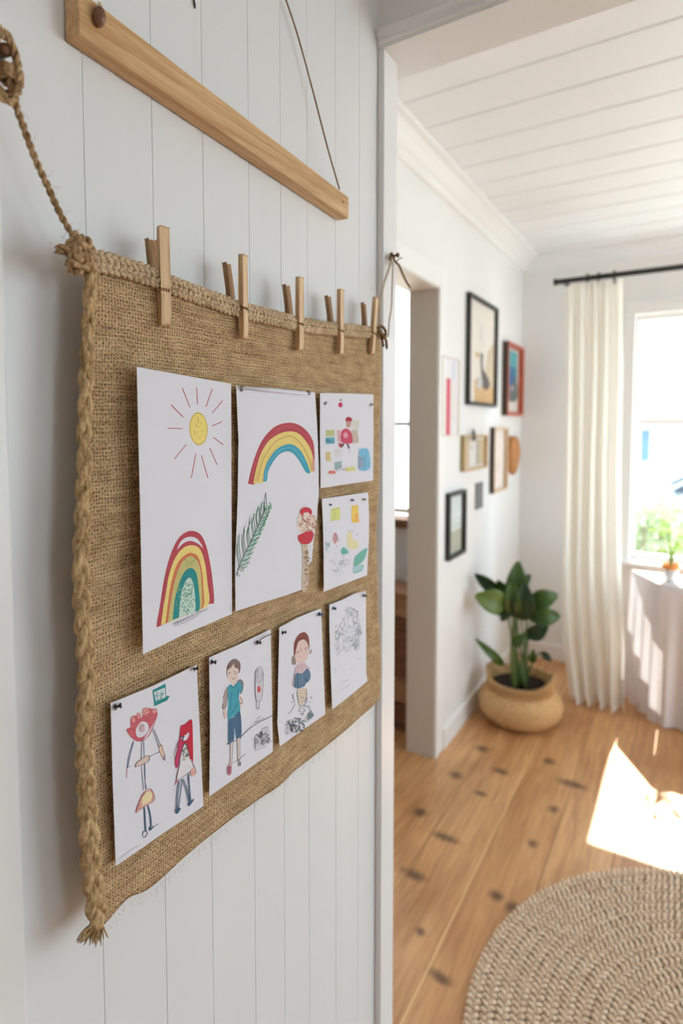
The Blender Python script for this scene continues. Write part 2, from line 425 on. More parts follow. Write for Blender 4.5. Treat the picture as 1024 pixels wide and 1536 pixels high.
# ---------------- room behind the inner doorway
YS = onX(602, 600, -1.235).y
SX = XLB
m = MB(); wall_with_hole(m, 'X', YS, YS + .1, -3.4, XLB, [(-2.3, SX - .05, .98, 2.24)])
struct(m.build('wall_inner', P['wall']), 'white wall of the small room seen through the inner doorway', 'wall')
struct(MB().box(-3.4, -3.3, YB, YF, 0, HC).build('wall_outer', P['wall']), 'outer wall of the small room behind the doorway', 'wall')
struct(MB().box(-3.4, XLB, YS + .1, YS + .2, 0, .01).build('trim_7', P['trim']), 'threshold behind the small room', 'trim')
w4 = window('window_4', 'bright window glimpsed through the inner doorway', 'X', YS + .03, -2.25, SX - .075, 1.02, 2.2, .03, (-1.75,))
zr = onY(602, 632, YS).z
MB().box(-2.25, SX - .075, YS + .035, YS + .06, zr - .025, zr).build('window_rail', P['pvc'], w4, bevel=.002)
MB().box(-2.4, SX - .03, YS - .05, YS + .02, onY(602, 790, YS).z, onY(602, 776, YS).z).build('window_sill', wood('dark_sill', rgb(96, 66, 50), rgb(134, 98, 74), 'X'), w4, bevel=.004)
# ------------------------------------------------------------------ burlap hanging
XC = -.419
def burlap_mat():
    t = NT('burlap_weave'); co = t.coord()
    n = t.noise(co, 160, 2, .5, 0, True); n2 = t.noise(co, 26, 2, .5, 0, True)
    def sub(v, s):
        a = t.n('ShaderNodeVectorMath', operation='SUBTRACT'); t.l(v, a.inputs[0]); a.inputs[1].default_value = (.5, .5, .5)
        b = t.n('ShaderNodeVectorMath', operation='SCALE'); t.l(a.outputs[0], b.inputs[0]); b.inputs['Scale'].default_value = s; return b.outputs[0]
    a = t.n('ShaderNodeVectorMath', operation='ADD'); t.l(co, a.inputs[0]); t.l(sub(n, .0022), a.inputs[1])
    b = t.n('ShaderNodeVectorMath', operation='ADD'); t.l(a.outputs[0], b.inputs[0]); t.l(sub(n2, .006), b.inputs[1])
    sp = t.n('ShaderNodeSeparateXYZ'); t.l(b.outputs[0], sp.inputs[0])
    p = .0031
    cy = t.math('ABSOLUTE', t.math('COSINE', t.math('MULTIPLY', sp.outputs[1], math.pi / (p * .95))))
    cz = t.math('ABSOLUTE', t.math('COSINE', t.math('MULTIPLY', sp.outputs[2], math.pi / p)))
    w = t.math('MAXIMUM', cy, cz)
    # over / under
    s1 = t.math('MULTIPLY', t.math('SINE', t.math('MULTIPLY', sp.outputs[1], math.pi / (p * .95))), t.math('SINE', t.math('MULTIPLY', sp.outputs[2], math.pi / p)))
    f = t.noise(co, 700, 3, .65); big = t.noise(t.mapping(co, (1, 4, 9)), 9, 3); streak = t.noise(t.mapping(co, (1, 3, 120)), 4, 2)
    tone = t.math('ADD', t.math('ADD', t.math('MULTIPLY', f, .5), t.math('MULTIPLY', big, .25)), t.math('MULTIPLY', streak, .25))
    c = t.mix(t.remap(tone, .36, .64), rgb(156, 124, 88), rgb(220, 190, 148))
    hole = t.remap(w, .38, .72, 1, 0)
    hv = t.remap(t.noise(co, 240, 2), .40, .58)
    hole = t.math('MULTIPLY', hole, t.math('ADD', t.math('MULTIPLY', hv, .75), .2))
    c = t.mix(hole, c, rgb(70, 48, 28)); t.l(c, t.b.inputs['Base Color'])  # shade in the gaps between yarns is painted as dark brown
    t.b.inputs['Roughness'].default_value = .92; t.b.inputs['Specular IOR Level'].default_value = .1
    h = t.math('ADD', t.math('ADD', w, t.math('MULTIPLY', s1, .35)), t.math('MULTIPLY', f, .5))
    t.bump(h, .9, .0011)
    return t.m
J1 = jute('jute_rope', rgb(128, 96, 62), rgb(206, 174, 132), 420, (1, 1, .25))
J2 = jute('jute_braid', rgb(140, 110, 72), rgb(214, 184, 138), 380, (1, 1, .3))
J3 = jute('jute_stitch', rgb(158, 128, 92), rgb(234, 212, 178), 500)
J4 = jute('jute_dark', rgb(104, 74, 46), rgb(160, 124, 84), 500)
PALE = jute('pale_cord', rgb(186, 168, 146), rgb(226, 212, 194), 300)

top_px = [(141, 391), (170, 397), (205, 408), (250, 427), (300, 445), (360, 466), (410, 479), (447, 487), (480, 492), (512, 495), (545, 498), (572, 500)]
right_px = [(574, 530), (572, 600), (570, 680), (567, 760), (566, 830), (568, 900), (571, 960), (572, 1010), (571, 1046)]
bot_px = [(560, 1062), (530, 1086), (500, 1110), (465, 1138), (440, 1156), (425, 1170), (410, 1182), (385, 1198), (355, 1222), (330, 1243), (305, 1264), (283, 1283), (262, 1302), (240, 1322), (218, 1338), (196, 1346), (180, 1362), (162, 1384), (150, 1394)]
left_px = [(146, 1380), (140, 1300), (134, 1200), (131, 1100), (134, 1030), (129, 950), (126, 870), (128, 800), (131, 700), (132, 600), (134, 520), (136, 450)]
def sheetx(y, z): return XC + .0011 * math.sin(y * 34 + z * 9) + .0009 * math.sin(z * 41 - y * 12) + .002 * math.sin(y * 13 + 1)
poly = [onX(x, y, XC) for x, y in top_px + right_px + bot_px + left_px]
# scanline grid between left/right boundary, interpolated top/bottom
def chain(pl): return [onX(x, y, XC) for x, y in pl]
def at(ch, t):
    L = [0]
    for a, b in zip(ch, ch[1:]): L.append(L[-1] + (b - a).length)
    s = t * L[-1]
    for i in range(len(ch) - 1):
        if s <= L[i + 1] + 1e-12: return ch[i].lerp(ch[i + 1], (s - L[i]) / max(1e-9, L[i + 1] - L[i]))
    return ch[-1]
cT = cr(chain(top_px), 5); cB = cr(chain([(572, 1048)] + bot_px), 4)[::-1]; cL = cr(chain([(141, 391)] + left_px[::-1] + [(150, 1394)]), 5); cR = cr(chain([(572, 500)] + right_px[:-1] + [(572, 1048)]), 5)
def coons(u, v):   # u along top (0..1), v down
    T, B, L, R = at(cT, u), at(cB, u), at(cL, v), at(cR, v)
    p = T * (1 - v) + B * v + L * (1 - u) + R * u - (at(cT, 0) * (1 - u) * (1 - v) + at(cT, 1) * u * (1 - v) + at(cB, 0) * (1 - u) * v + at(cB, 1) * u * v)
    return p
hang = thing('burlap_wall_hanging', 'large woven burlap panel pinned with drawings on the planked wall', 'wall hanging', onX(345, 1300, XC))
def cf(u, v):
    p = coons(u, v); return (sheetx(p.y, p.z), p.y, p.z)
m = MB(); m.grid(cf, 90, 90)
bur = m.build('burlap_sheet', burlap_mat(), hang, smooth=True, solid=.0035, soff=1)
BX = XC + .0006
# crochet chain top edge
tp = [Vector((sheetx(p.y, p.z) + .001, p.y, p.z)) for p in cT]
tp = resample(tp, .0062); fr = frames(tp, (1, 0, 0)); m = MB()
for i, p in enumerate(tp[:-1]):
    T, N, B = fr[i]
    if B.z < 0: B = -B
    for row, (du, dn, sg) in enumerate(((.0066, .0002, 1), (.0024, .0018, -1), (-.0022, .0022, 1), (-.0064, .0012, -1))):
        j = lambda s: random.uniform(-s, s)
        c = p + B * (du + j(.0004)) + N * dn
        a = c - T * .0046 - B * (sg * .0032 + j(.0003)); b = c + T * .0046 + B * (sg * .0024 + j(.0003))
        mid = (a + b) * .5 + N * (.0016 + j(.0004)) + B * j(.0004)
        m.tube([a, (a + mid) * .5 + N * .0006, mid, (b + mid) * .5 + N * .0005, b], [.0014, .0023, .0027, .0023, .0014], 7)
m.build('crochet_edge', J3, hang, smooth=True)
# plaited left edge
bp = [(136, 405), (134, 450), (131, 520), (128, 600), (127, 690), (124, 780), (121, 860), (124, 930), (130, 1010), (127, 1090), (129, 1170), (133, 1240), (138, 1310), (145, 1365), (147, 1385)]
bpts = cr([onX(x, y, XC + .004) for x, y in bp], 8); m = MB()
braid(m, bpts, (.0024, .0050), .0020, (.0028, .0046), .066); m.build('plaited_edge', J2, hang, smooth=True)
# tassel at the foot of the plait
m = MB(); e = onX(146, 1380, XC + .004)
m.lathe([(.0001, -.007), (.0052, -.006), (.0062, 0), (.0052, .006), (.0001, .007)], tuple(onX(146, 1378, XC + .004)), 10)
for i in range(46):
    tx, ty = random.choice(((118, 1412), (126, 1410), (143, 1414), (148, 1408), (122, 1408)))
    q = onX(tx + random.gauss(0, 4), ty + random.gauss(0, 4), XC + random.uniform(-.004, .01)); mid = e.lerp(q, .5) + Vector((random.gauss(0, .001), random.gauss(0, .001), random.gauss(0, .001)))
    m.tube(cr([e, mid, q], 3), [.0011] * 3 + [.0008] * 3 + [.0003], 4)
m.build('tassel', J2, hang, smooth=True)
# frayed fibres along the edges
m = MB()
an = [Vector((XC + .002, p.y, p.z)) for p in resample(cB, .0035)]; hairs(m, an, .009, .00011, .6, (0.2, 0, -.9))
an = [p + Vector((.004, -.004, 0)) for p in resample(bpts, .004)]; hairs(m, an, .011, .0001, .8, (.2, -.5, 0))
fz = m.build('frayed_fibre', PALE, hang); fz['kind'] = 'stuff'

# ---------------- rope and knot on the left, hung from a wooden peg
XR_ = XC + .004
hook = onX(6, 76, XW + .028)
m = MB().lathe([(.0001, 0), (.0045, .001), (.0042, .01), (.004, .017), (.0046, .019), (.0042, .021), (.0001, .0225)], (XW + .0105, hook.y, hook.z), 16, axis='X')
tag(m.build('wall_peg', wood('peg_brown', rgb(92, 64, 44), rgb(140, 102, 72), 'X'), smooth=True), 'brown wooden peg on the left trim holding the thick jute rope', 'peg')
rope_root = thing('jute_rope', 'thick jute rope from the left wall peg to the top left corner of the burlap', 'rope', onX(110, 360, XR_))
rpx = [(14, 118), (22, 152), (37, 195), (52, 236), (70, 276), (88, 316), (104, 345), (113, 358)]
rp = cr([onX(x, y, hook.x + (XR_ - hook.x) * i / 7) for i, (x, y) in enumerate(rpx)], 8); m = MB()
rope(m, rp, .0027, .013, 2, up=(1, 0, 0)); m.build('rope_length', J1, rope_root, smooth=True)
m = MB()
# loop over the peg + whipping
for k in range(3):
    pts = []
    for i in range(19):
        a = 2 * math.pi * i / 18; c = onX(5 + 2 * k, 92 + 6 * k, hook.x - .004 + .005 * k)
        pts.append(c + Vector((0, math.sin(a) * .0095, math.cos(a) * .022)))
    rope(m, pts, .0026, .013, 2)
for k in range(4):
    c = onX(15, 108 + k * 5, hook.x - .002); pts = [c + Vector((math.cos(a) * .006, math.sin(a) * .007, a * .0003)) for a in [i * .5 for i in range(14)]]
    rope(m, pts, .0023, .012, 2)
m.build('rope_loop', J1, rope_root, smooth=True)
# big knot
m = MB()
def kp(x, y, dx=0): return onX(x, y, XR_ + dx)
K = [[(112, 352, .002), (118, 362, .008), (128, 374, .006), (132, 392, .002), (124, 404, -.002), (112, 398, .004), (110, 380, .010), (118, 368, .012), (130, 372, .006)],
     [(108, 362, .004), (104, 376, .008), (112, 388, .013), (126, 384, .013), (134, 394, .008), (138, 406, .002)],
     [(122, 356, .0), (132, 364, .004), (136, 380, .004), (130, 398, .010), (118, 404, .010), (108, 408, .004)],
     [(112, 384, .010), (102, 376, .008), (92, 374, .006), (85, 374, .004)],
     [(120, 392, .012), (110, 396, .012), (102, 392, .010)]]
for pts in K:
    rope(m, cr([kp(*q) for q in pts], 8), .0040, .014, 2, n=7)
for (ex, ey) in ((84, 373), (104, 408), (100, 392)):
    b = kp((ex + 112) / 2, (ey + 388) / 2, .008)
    for i in range(14):
        q = kp(ex + random.gauss(0, 2.2), ey + random.gauss(0, 2.6), .005 + random.gauss(0, .002)); m.tube([b, b.lerp(q, .6), q], [.0012, .001, .0004], 4)
m.build('rope_knot', J1, rope_root, smooth=True)
m = MB(); hairs(m, [p for p in resample(rp, .0022)], .011, .00009); hairs(m, [kp(110 + random.gauss(0, 9), 380 + random.gauss(0, 12), .008) for i in range(60)], .012, .0001)
z = m.build('loose_fibre', J1, rope_root); z['kind'] = 'stuff'

# ---------------- cord on the right, hung from a nail in the opening trim
nail = onX(588, 384, xj + .006)
m = MB().lathe([(.0001, 0), (.0016, .0005), (.0016, .014), (.004, .0145), (.0035, .018), (.0001, .019)], (xj, nail.y, nail.z), 10, axis='X')
tag(m.build('cord_hook', mat('hook_bronze', rgb(96, 70, 52), .4, metal=.6), smooth=True), 'small bronze hook on the opening trim holding the right cord', 'hook')
cord = thing('pale_cord', 'thin pale cord from the opening trim to the top right corner of the burlap', 'cord', onX(571, 500, XR_))
def chn(pl, x0, x1): return cr([onX(x, y, x0 + (x1 - x0) * i / (len(pl) - 1)) for i, (x, y) in enumerate(pl)], 8)
m = MB(); rope(m, chn([(588, 386), (583, 405), (576, 425), (571, 445), (569, 462), (570, 497)], nail.x, XR_), .0022, .011, 2); m.build('cord_length', PALE, cord, smooth=True)
m = MB(); rope(m, chn([(587, 380), (592, 392), (598, 398), (604, 412), (610, 424), (615, 431)], nail.x + .001, nail.x + .004), .0021, .010, 2)
rope(m, chn([(584, 390), (587, 380), (591, 388)], nail.x + .001, nail.x + .002), .0024, .010, 2)
rope(m, chn([(594, 392), (599, 388), (603, 387)], nail.x + .001, nail.x + .006), .0010, .006, 2); m.build('cord_end', J4, cord, smooth=True)
m = MB(); rope(m, chn([(589, 392), (588, 430), (587, 460), (584, 480), (582, 505)], nail.x, XC + .012), .0014, .008, 2); m.build('cord_strand', PALE, cord, smooth=True)
m = MB()
for pl in ([(566, 492), (573, 490), (578, 497), (577, 508), (571, 500)], [(568, 494), (575, 503), (579, 512), (580, 523)], [(567, 497), (572, 505), (574, 514), (575, 520)]):
    rope(m, chn(pl, XR_ + .003, XR_ + .008), .0022, .010, 2)
m.build('cord_knot', J4, cord, smooth=True)

# ---------------- clothes pins
pw = wood('pin_wood', rgb(184, 146, 102), rgb(226, 194, 152), 'Z', .55, 1.2)
pw2 = wood('pin_wood_dark', rgb(152, 114, 78), rgb(198, 160, 118), 'Z', .6, 1.2)
def pin_proto():
    r = thing('clothespin', 'x', 'clothespin', (0, 0, 0))
    def leg(s, top, m_):
        mb = MB(); W = .0041
        # (z, x_inner, x_outer) profile of one wooden half; s=+1 front, -1 back
        pr = [(-.033, .0048, .0078), (-.031, .0044, .0092), (-.024, .0044, .0100), (-.006, .0044, .0106), (-.0035, .0044, .0098), (.0005, .0044, .0098), (.003, .0044, .0106), (.02, .0046 if s > 0 else .0056, .0108), (top, .0062 if s > 0 else .0098, .0114 if s > 0 else .0142)]
        poly_ = [(s * a, z) for z, a, b in pr] + [(s * b, z) for z, a, b in reversed(pr)]
        mb.extrude([(x, z) for x, z in poly_], 'Y', -W, W); return mb.build('front_half' if s > 0 else 'back_half', m_, r, bevel=.0011, local=True)
    leg(1, .054, pw); leg(-1, .048, pw2)
    mb = MB()
    pts = [Vector((math.sin(a) * .0108, -.0052 + .0104 * a / (2 * math.pi * 4), -.0015 + math.cos(a) * .0026)) for a in [i * .35 for i in range(72)]]
    mb.tube(pts, .0006, 5)
    mb.build('spring', jute('spring_twine', rgb(120, 92, 62), rgb(176, 146, 108), 500), r, smooth=True, local=True)
    return r
proto = pin_proto()
specs = [((247, 434), 0.00, -.3, 'leftmost wooden clothespin, clipped nearest the rope knot'),
         ((362, 461), .02, .3, 'second wooden clothespin from the left on the burlap edge'),
         ((447, 485), .03, .05, 'middle clothespin of the five, wooden, above the gap between rainbow page and small page'),
         ((512, 495), .03, .08, 'fourth wooden clothespin from the left, above the small red figure painting'),
         ((562, 499), .25, .1, 'tilted wooden clothespin at the right corner of the burlap beside the cord knot')]
for i, ((x, y), tilt, yawp, lab) in enumerate(specs):
    o = proto if i == 0 else copy_tree(proto)
    p = onX(x, y, XC + .0065); p.x = sheetx(p.y, p.z) - .001; o.location = p; o.rotation_euler = (-tilt * .7, -.03, yawp * .6)
    tag(o, lab, 'clothespin', 'wooden clothespins on the burlap edge')

# ---------------- oak hanging bar
oak = wood('oak_bar', rgb(186, 142, 92), rgb(222, 184, 134), 'Y', .5, .7)
XBF, XBB = XW + .020, XW + .002
A, B = onX(119, 50, XBF), onX(523, 328, XBF); ta, tb = onX(119, -16, XBF), onX(523, 296, XBF)
bar = thing('hanging_bar', 'oak picture hanger bar slung above the burlap', 'hanging bar', (XBF, (A.y + B.y) / 2, B.z))
MB().hexa([(XBB, A.y, A.z), (XBF, A.y, A.z), (XBF, B.y, B.z), (XBB, B.y, B.z), (XBB, A.y, ta.z), (XBF, A.y, ta.z), (XBF, B.y, tb.z), (XBB, B.y, tb.z)]).build('bar', oak, bar, bevel=.0012)
kn = onX(144, 28, XBF)
m = MB().ball((XBF + .004, kn.y, kn.z), .0060, 12, (1, .8, 1.4)); m.build('wooden_knob', mat('knob_brown', rgb(122, 84, 62), .25, .1, 60), bar, smooth=True)
a_, b_ = onX(150, 24, XBF + .004), onX(149, 4, XBF + .004)
MB().tube([a_, a_.lerp(b_, .5), b_], [.0028, .0028, .0012], 8).build('knob_dowel', mat('pale_dowel', rgb(206, 184, 130), .5), bar, smooth=True)
hp_ = onX(514, 303, XBF + .0004); MB().lathe([(.0001, -.0002), (.0017, 0), (.0001, .0003)], tuple(hp_), 14, axis='X').build('cord_hole', mat('hole_brown', rgb(70, 46, 30), .8), bar)
m = MB(); rope(m, cr([onX(509, 284, XBF + .001), onX(492, 225, XBF), onX(470, 140, XW + .012), onX(446, 52, XW + .008), onX(424, -14, XW + .007)], 10), .0012, .006, 2)
tag(m.build('bar_cord', jute('dark_twine', rgb(118, 90, 58), rgb(168, 136, 96), 500), smooth=True), 'thin twine running up from the right end of the oak bar', 'cord')
sc_ = onX(290, 5, XW + .001); MB_ = MB().tube([sc_ + Vector((0, 0, .006)), sc_ + Vector((.001, .0006, 0)), sc_ + Vector((.001, .0012, -.0045))], [.0006, .0012, .0008], 6)
tag(MB_.build('wall_nail', mat('nail_dark', rgb(40, 38, 40), .5)), 'tiny dark nail in the boards above the oak bar', 'nail')
# ------------------------------------------------------------------ drawings on paper
paper_m = mat('drawing_paper', rgb(226, 225, 233), .8, .008, 12, spec=.2)
class Sheet:
    """paper plane leaning from X=xa at its left to X=xb at its right; ink laid in thin layers on it"""
    def __init__(s, name, label, corners, zoom, xa, xb, group='children\'s drawings pinned on the burlap'):
        s.z = zoom; s.name = name; s.label = label; s.group = group
        px = [s.T(*c) for c in corners]
        L = min(px, key=lambda q: q[0]); R = max(px, key=lambda q: q[0])
        ya, yb = onX(*L, xa).y, onX(*R, xb).y; s.ya = ya; s.k = (xb - xa) / (yb - ya); s.xa = xa
        s.n = Vector((1, -s.k, 0)).normalized(); s.m = MB(); s.lay = 0
        pts = [s.pt(*q) for q in px]; s.depth = sum(((p - EYEP).dot(FV)) for p in pts) / len(pts)
        back = [p - s.n * .0004 for p in pts]; n = len(pts); s.m.use(paper_m)
        tri = tessellate_polygon([[Vector((p.y, p.z, 0)) for p in pts]])
        s.m.add(pts + back, [s.ori(t, pts) for t in tri] + [tuple(n + i for i in reversed(s.ori(t, pts))) for t in tri] + [(i, (i + 1) % n, n + (i + 1) % n, n + i) for i in range(n)])
    def ori(s, t, pts):
        a, b, c = (pts[i] for i in t)
        return tuple(t) if (b - a).cross(c - a).x > 0 else tuple(reversed(t))
    def T(s, x, y): ox, oy, sc = s.z; return ox + x / sc, oy + y / sc
    def pt(s, px, py, off=0):
        d = ray(px, py)   # x = xa + k (y-ya)  -> t (dx - k dy) = xa - k ya
        t = (s.xa - s.k * s.ya) / (d.x - s.k * d.y); return EYEP + d * t + s.n * off
    def up(s): s.lay += 1; return .000028 * s.lay
    def fill(s, pts, col, sm=True, off=None):
        if sm and len(pts) > 4:
            q = [Vector((x, y, 0)) for x, y in pts]; q = [(v.x, v.y) for v in cr(q + [q[0]], 4)[:-1]]
        else: q = pts
        off = s.up() if off is None else off
        w = [s.pt(*s.T(*c), off) for c in q]; s.m.use(col)
        s.m.add(w, [s.ori(t, w) for t in tessellate_polygon([[Vector((p.y, p.z, 0)) for p in w]])]); return s
    def poly(s, pts, col): return s.fill(pts, col, False)
    def ell(s, cx, cy, rx, ry, col, rot=0, n=22):
        q = []
        for i in range(n):
            a = 2 * math.pi * i / n; x, y = rx * math.cos(a), ry * math.sin(a)
            q.append((cx + x * math.cos(rot) - y * math.sin(rot), cy + x * math.sin(rot) + y * math.cos(rot)))
        return s.fill(q, col, False)
    def line(s, pts, col, w=1.3, sm=True, off=None):
        """w = stroke width in photo pixels"""
        q = [Vector((*s.T(*c), 0)) for c in pts]
        if sm and len(q) > 2: q = cr(q, 4)
        off = s.up() if off is None else off; hw = w * .5; vs = []
        for i, p in enumerate(q):
            T = (q[min(i + 1, len(q) - 1)] - q[max(i - 1, 0)]);
            T = T.normalized() if T.length > 1e-6 else Vector((1, 0, 0)); N = Vector((-T.y, T.x, 0)) * hw * (.75 if i in (0, len(q) - 1) else 1)
            vs += [s.pt(p.x + N.x, p.y + N.y, off), s.pt(p.x - N.x, p.y - N.y, off)]
        fs = []
        for i in range(len(q) - 1):
            f = (2 * i, 2 * i + 1, 2 * i + 3, 2 * i + 2); a, b, c = (vs[j] for j in f[:3])
            fs.append(f if (b - a).cross(c - a).x > 0 else tuple(reversed(f)))
        s.m.use(col); s.m.add(vs, fs); return s
    def lines(s, L, col, w=1.3, sm=True):
        o = s.up()
        for l in L: s.line(l, col, w, sm, o)
        return s
    def scrib(s, cx, cy, rx, ry, n, col, w=.8, ln=12, ang=None, seed=1):
        r = random.Random(seed); o = s.up()
        for i in range(n):
            a = 2 * math.pi * r.random(); q = math.sqrt(r.random()); x, y = cx + rx * q * math.cos(a), cy + ry * q * math.sin(a)
            b = r.uniform(0, math.pi) if ang is None else ang + r.gauss(0, .35); l = ln * r.uniform(.4, 1.1)
            s.line([(x, y), (x + l * .5 * math.cos(b) + r.gauss(0, ln * .12), y + l * .5 * math.sin(b)), (x + l * math.cos(b + .4), y + l * math.sin(b + .4))], col, w, True, o)
        return s
    def speck(s, cx, cy, rx, ry, n, col, size, seed=1):
        r = random.Random(seed); o = s.up()
        for i in range(n):
            a = 2 * math.pi * r.random(); q = math.sqrt(r.random()); x, y = cx + rx * q * math.cos(a), cy + ry * q * math.sin(a)
            k = [(x + size * r.uniform(.3, 1) * math.cos(t), y + size * r.uniform(.3, 1) * math.sin(t)) for t in (0, 1.2, 2.5, 3.8, 5)]
            s.fill(k, col, False, o)
        return s
    def done(s):
        o = s.m.build(s.name, paper_m); tag(o, s.label, 'drawing', s.group); return o
RED, RED2, ORG = ink(184, 64, 76), ink(205, 50, 62), ink(214, 112, 72)
YEL, YEL2, OLV, TEAL, MINT = ink(240, 214, 120), ink(232, 200, 120), ink(200, 192, 118), ink(32, 138, 136), ink(196, 222, 206)
GRN, GRN2, BLU, CYAN = ink(58, 134, 92), ink(40, 84, 62), ink(92, 170, 196), ink(56, 160, 186)
GRY, GRY2, DRK, NAVY = ink(150, 154, 162), ink(190, 194, 202), ink(62, 62, 70), ink(56, 84, 112)
SKIN, PINK, WHT = ink(232, 208, 196), ink(222, 140, 150), ink(226, 225, 233)

# --- 1 sun and rainbow
s = Sheet('sun_rainbow_drawing', 'tall white page with a yellow sun above a small rainbow', [(18, 35), (500, 122), (502, 700), (505, 1300), (280, 1395), (50, 1507), (36, 800)], (200, 540, 3.4125), XC + .0135, XC + .0058)
s.lines([[(192, 228), (224, 262), (255, 293)], [(250, 143), (289, 243)], [(323, 140), (328, 228)], [(403, 148), (371, 240)], [(456, 207), (404, 272)], [(453, 316), (402, 338)], [(408, 395), (460, 434)], [(390, 450), (428, 536)], [(347, 487), (381, 604)], [(319, 480), (296, 604)], [(270, 432), (210, 507)], [(175, 349), (252, 351)]], RED, 1.6)
s.ell(333, 352, 47, 85, ink(214, 186, 84), -.04).ell(333, 352, 42, 78, ink(244, 222, 118), -.04)
s.lines([[(331, 292), (333, 322)], [(318, 325), (322, 332)], [(344, 328), (350, 322)], [(312, 365), (316, 382)], [(352, 358), (357, 364)], [(338, 396), (340, 403)], [(326, 338), (332, 346)]], ink(160, 140, 70), 1.0)
s.fill([(118, 1368), (122, 1330), (135, 1260), (155, 1130), (185, 1010), (225, 920), (270, 880), (310, 876), (345, 895), (372, 950), (392, 1040), (405, 1130), (412, 1240), (385, 1250), (250, 1310), (140, 1360)], RED)
s.fill([(222, 972), (238, 935), (262, 912), (295, 905), (328, 917), (356, 962), (330, 940), (292, 926), (255, 938)], WHT)
s.fill([(140, 1358), (155, 1250), (175, 1130), (205, 1030), (250, 965), (300, 948), (340, 968), (365, 1040), (378, 1140), (384, 1251), (300, 1290), (190, 1338)], YEL)
s.fill([(163, 1349), (178, 1230), (195, 1130), (225, 1040), (268, 995), (300, 988), (332, 1010), (350, 1080), (357, 1160), (357, 1263), (300, 1290), (210, 1330)], ORG)
s.fill([(176, 1344), (193, 1220), (212, 1130), (243, 1045), (282, 1006), (312, 1012), (336, 1050), (346, 1120), (348, 1267), (300, 1290), (220, 1326)], OLV)
s.fill([(200, 1330), (210, 1230), (230, 1150), (260, 1085), (292, 1064), (318, 1085), (331, 1150), (338, 1272), (300, 1290), (240, 1314)], TEAL)
s.fill([(232, 1317), (240, 1220), (256, 1150), (282, 1114), (300, 1130), (311, 1180), (315, 1282), (280, 1298)], MINT)
s.scrib(275, 1215, 34, 85, 95, ink(44, 128, 104), .7, 15, seed=3).scrib(292, 1030, 45, 22, 40, ink(140, 160, 90), .7, 8, seed=4).scrib(225, 1180, 14, 110, 30, ink(170, 170, 90), .7, 10, 1.4, seed=5)
s.lines([[(170, 1120), (150, 1250)], [(180, 1090), (158, 1230)], [(395, 1110), (400, 1200)]], ink(210, 100, 110), .8)
s.lines([[(204, 1356), (208, 1342), (212, 1352), (218, 1338), (222, 1350), (228, 1334), (230, 1346), (238, 1330), (242, 1342), (250, 1324), (254, 1336), (260, 1322), (266, 1332), (272, 1314), (276, 1326), (284, 1310), (290, 1322), (298, 1302), (302, 1314), (312, 1296)],
         [(318, 1294), (322, 1302), (330, 1288), (334, 1296), (340, 1284), (346, 1292), (352, 1280), (358, 1286), (364, 1274), (370, 1282), (378, 1270)], [(205, 1362), (280, 1334), (330, 1306)]], ink(96, 96, 108), .5)
S1 = s; s.done()
# --- 2 rainbow, frond, ice pop
s = Sheet('rainbow_frond_drawing', 'tall white page with a wide rainbow, a green frond and a red ice pop', [(40, 38), (300, 55), (558, 82), (572, 300), (582, 560), (582, 760), (570, 900), (548, 1060), (538, 1190), (514, 1216), (506, 1368), (380, 1412), (200, 1468), (36, 1522), (34, 1200), (50, 800), (56, 400)], (345, 570, 4.386), XC + .0085, XC + .0065)
s.fill([(117, 682), (135, 600), (165, 500), (215, 390), (290, 310), (370, 282), (440, 290), (500, 330), (540, 390), (553, 450), (556, 560), (553, 600), (535, 520), (500, 430), (450, 380), (390, 365), (330, 382), (270, 430), (220, 510), (190, 600), (165, 683)], RED)
s.fill([(152, 682), (170, 590), (200, 490), (250, 405), (320, 355), (390, 338), (450, 352), (500, 405), (535, 470), (553, 560), (553, 600), (515, 600), (475, 505), (430, 458), (395, 445), (350, 450), (310, 475), (270, 525), (240, 590), (228, 668)], YEL)
s.lines([[(180, 672), (205, 560), (240, 480), (300, 405), (370, 372), (420, 378), (480, 440), (525, 540), (538, 598)]], ink(206, 164, 92), 1.6)
s.lines([[(165, 678), (190, 560), (228, 470)], [(210, 668), (228, 580), (258, 500), (310, 435)]], ink(222, 186, 104), 1.2)
s.fill([(535, 520), (553, 520), (556, 598), (540, 602)], ink(224, 160, 140))
s.fill([(216, 668), (226, 590), (255, 520), (300, 460), (350, 430), (400, 422), (450, 450), (490, 510), (526, 604), (498, 606), (450, 524), (410, 480), (368, 470), (320, 492), (280, 542), (250, 602), (240, 662)], CYAN)
s.lines([[(228, 660), (240, 590), (275, 520), (325, 465), (380, 446), (430, 462), (480, 540)]], ink(120, 186, 206), 1.0)
s.lines([[(140, 660), (160, 560), (200, 460), (270, 370), (350, 318), (440, 318), (505, 370), (540, 450)], [(300, 330), (370, 300), (430, 305)]], ink(206, 90, 98), 1.0)
r = random.Random(4); Lf = []; Rt = []
ax = cr([Vector((58, 1225, 0)), Vector((110, 1115, 0)), (165, 1000, 0), (205, 920, 0), (240, 830, 0)], 7)
for i, p in enumerate(ax):
    t = i / len(ax)
    Lf.append([(p.x, p.y), (p.x - 16 + 14 * t + r.gauss(0, 3), p.y - 90 + 40 * t), (p.x - 10 + 12 * t + r.gauss(0, 7), p.y - 185 + 110 * t + r.gauss(0, 14))])
    for q in range(3):
        Rt.append([(p.x, p.y + q * 9), (p.x + 22 + r.gauss(0, 4), p.y - 8 + q * 12), (p.x + 56 * (1 - .6 * t) + r.gauss(0, 5), p.y - 26 + q * 14)])
s.lines(Rt[::2], ink(104, 170, 128), 1.1).lines(Rt[1::3], GRN, .7).lines(Lf[::2], GRN2, .65).lines(Lf[1::4], GRN, .8).lines([[(42, 1290), (58, 1225), (110, 1115), (165, 1000), (240, 830)]], GRN2, 1.0)
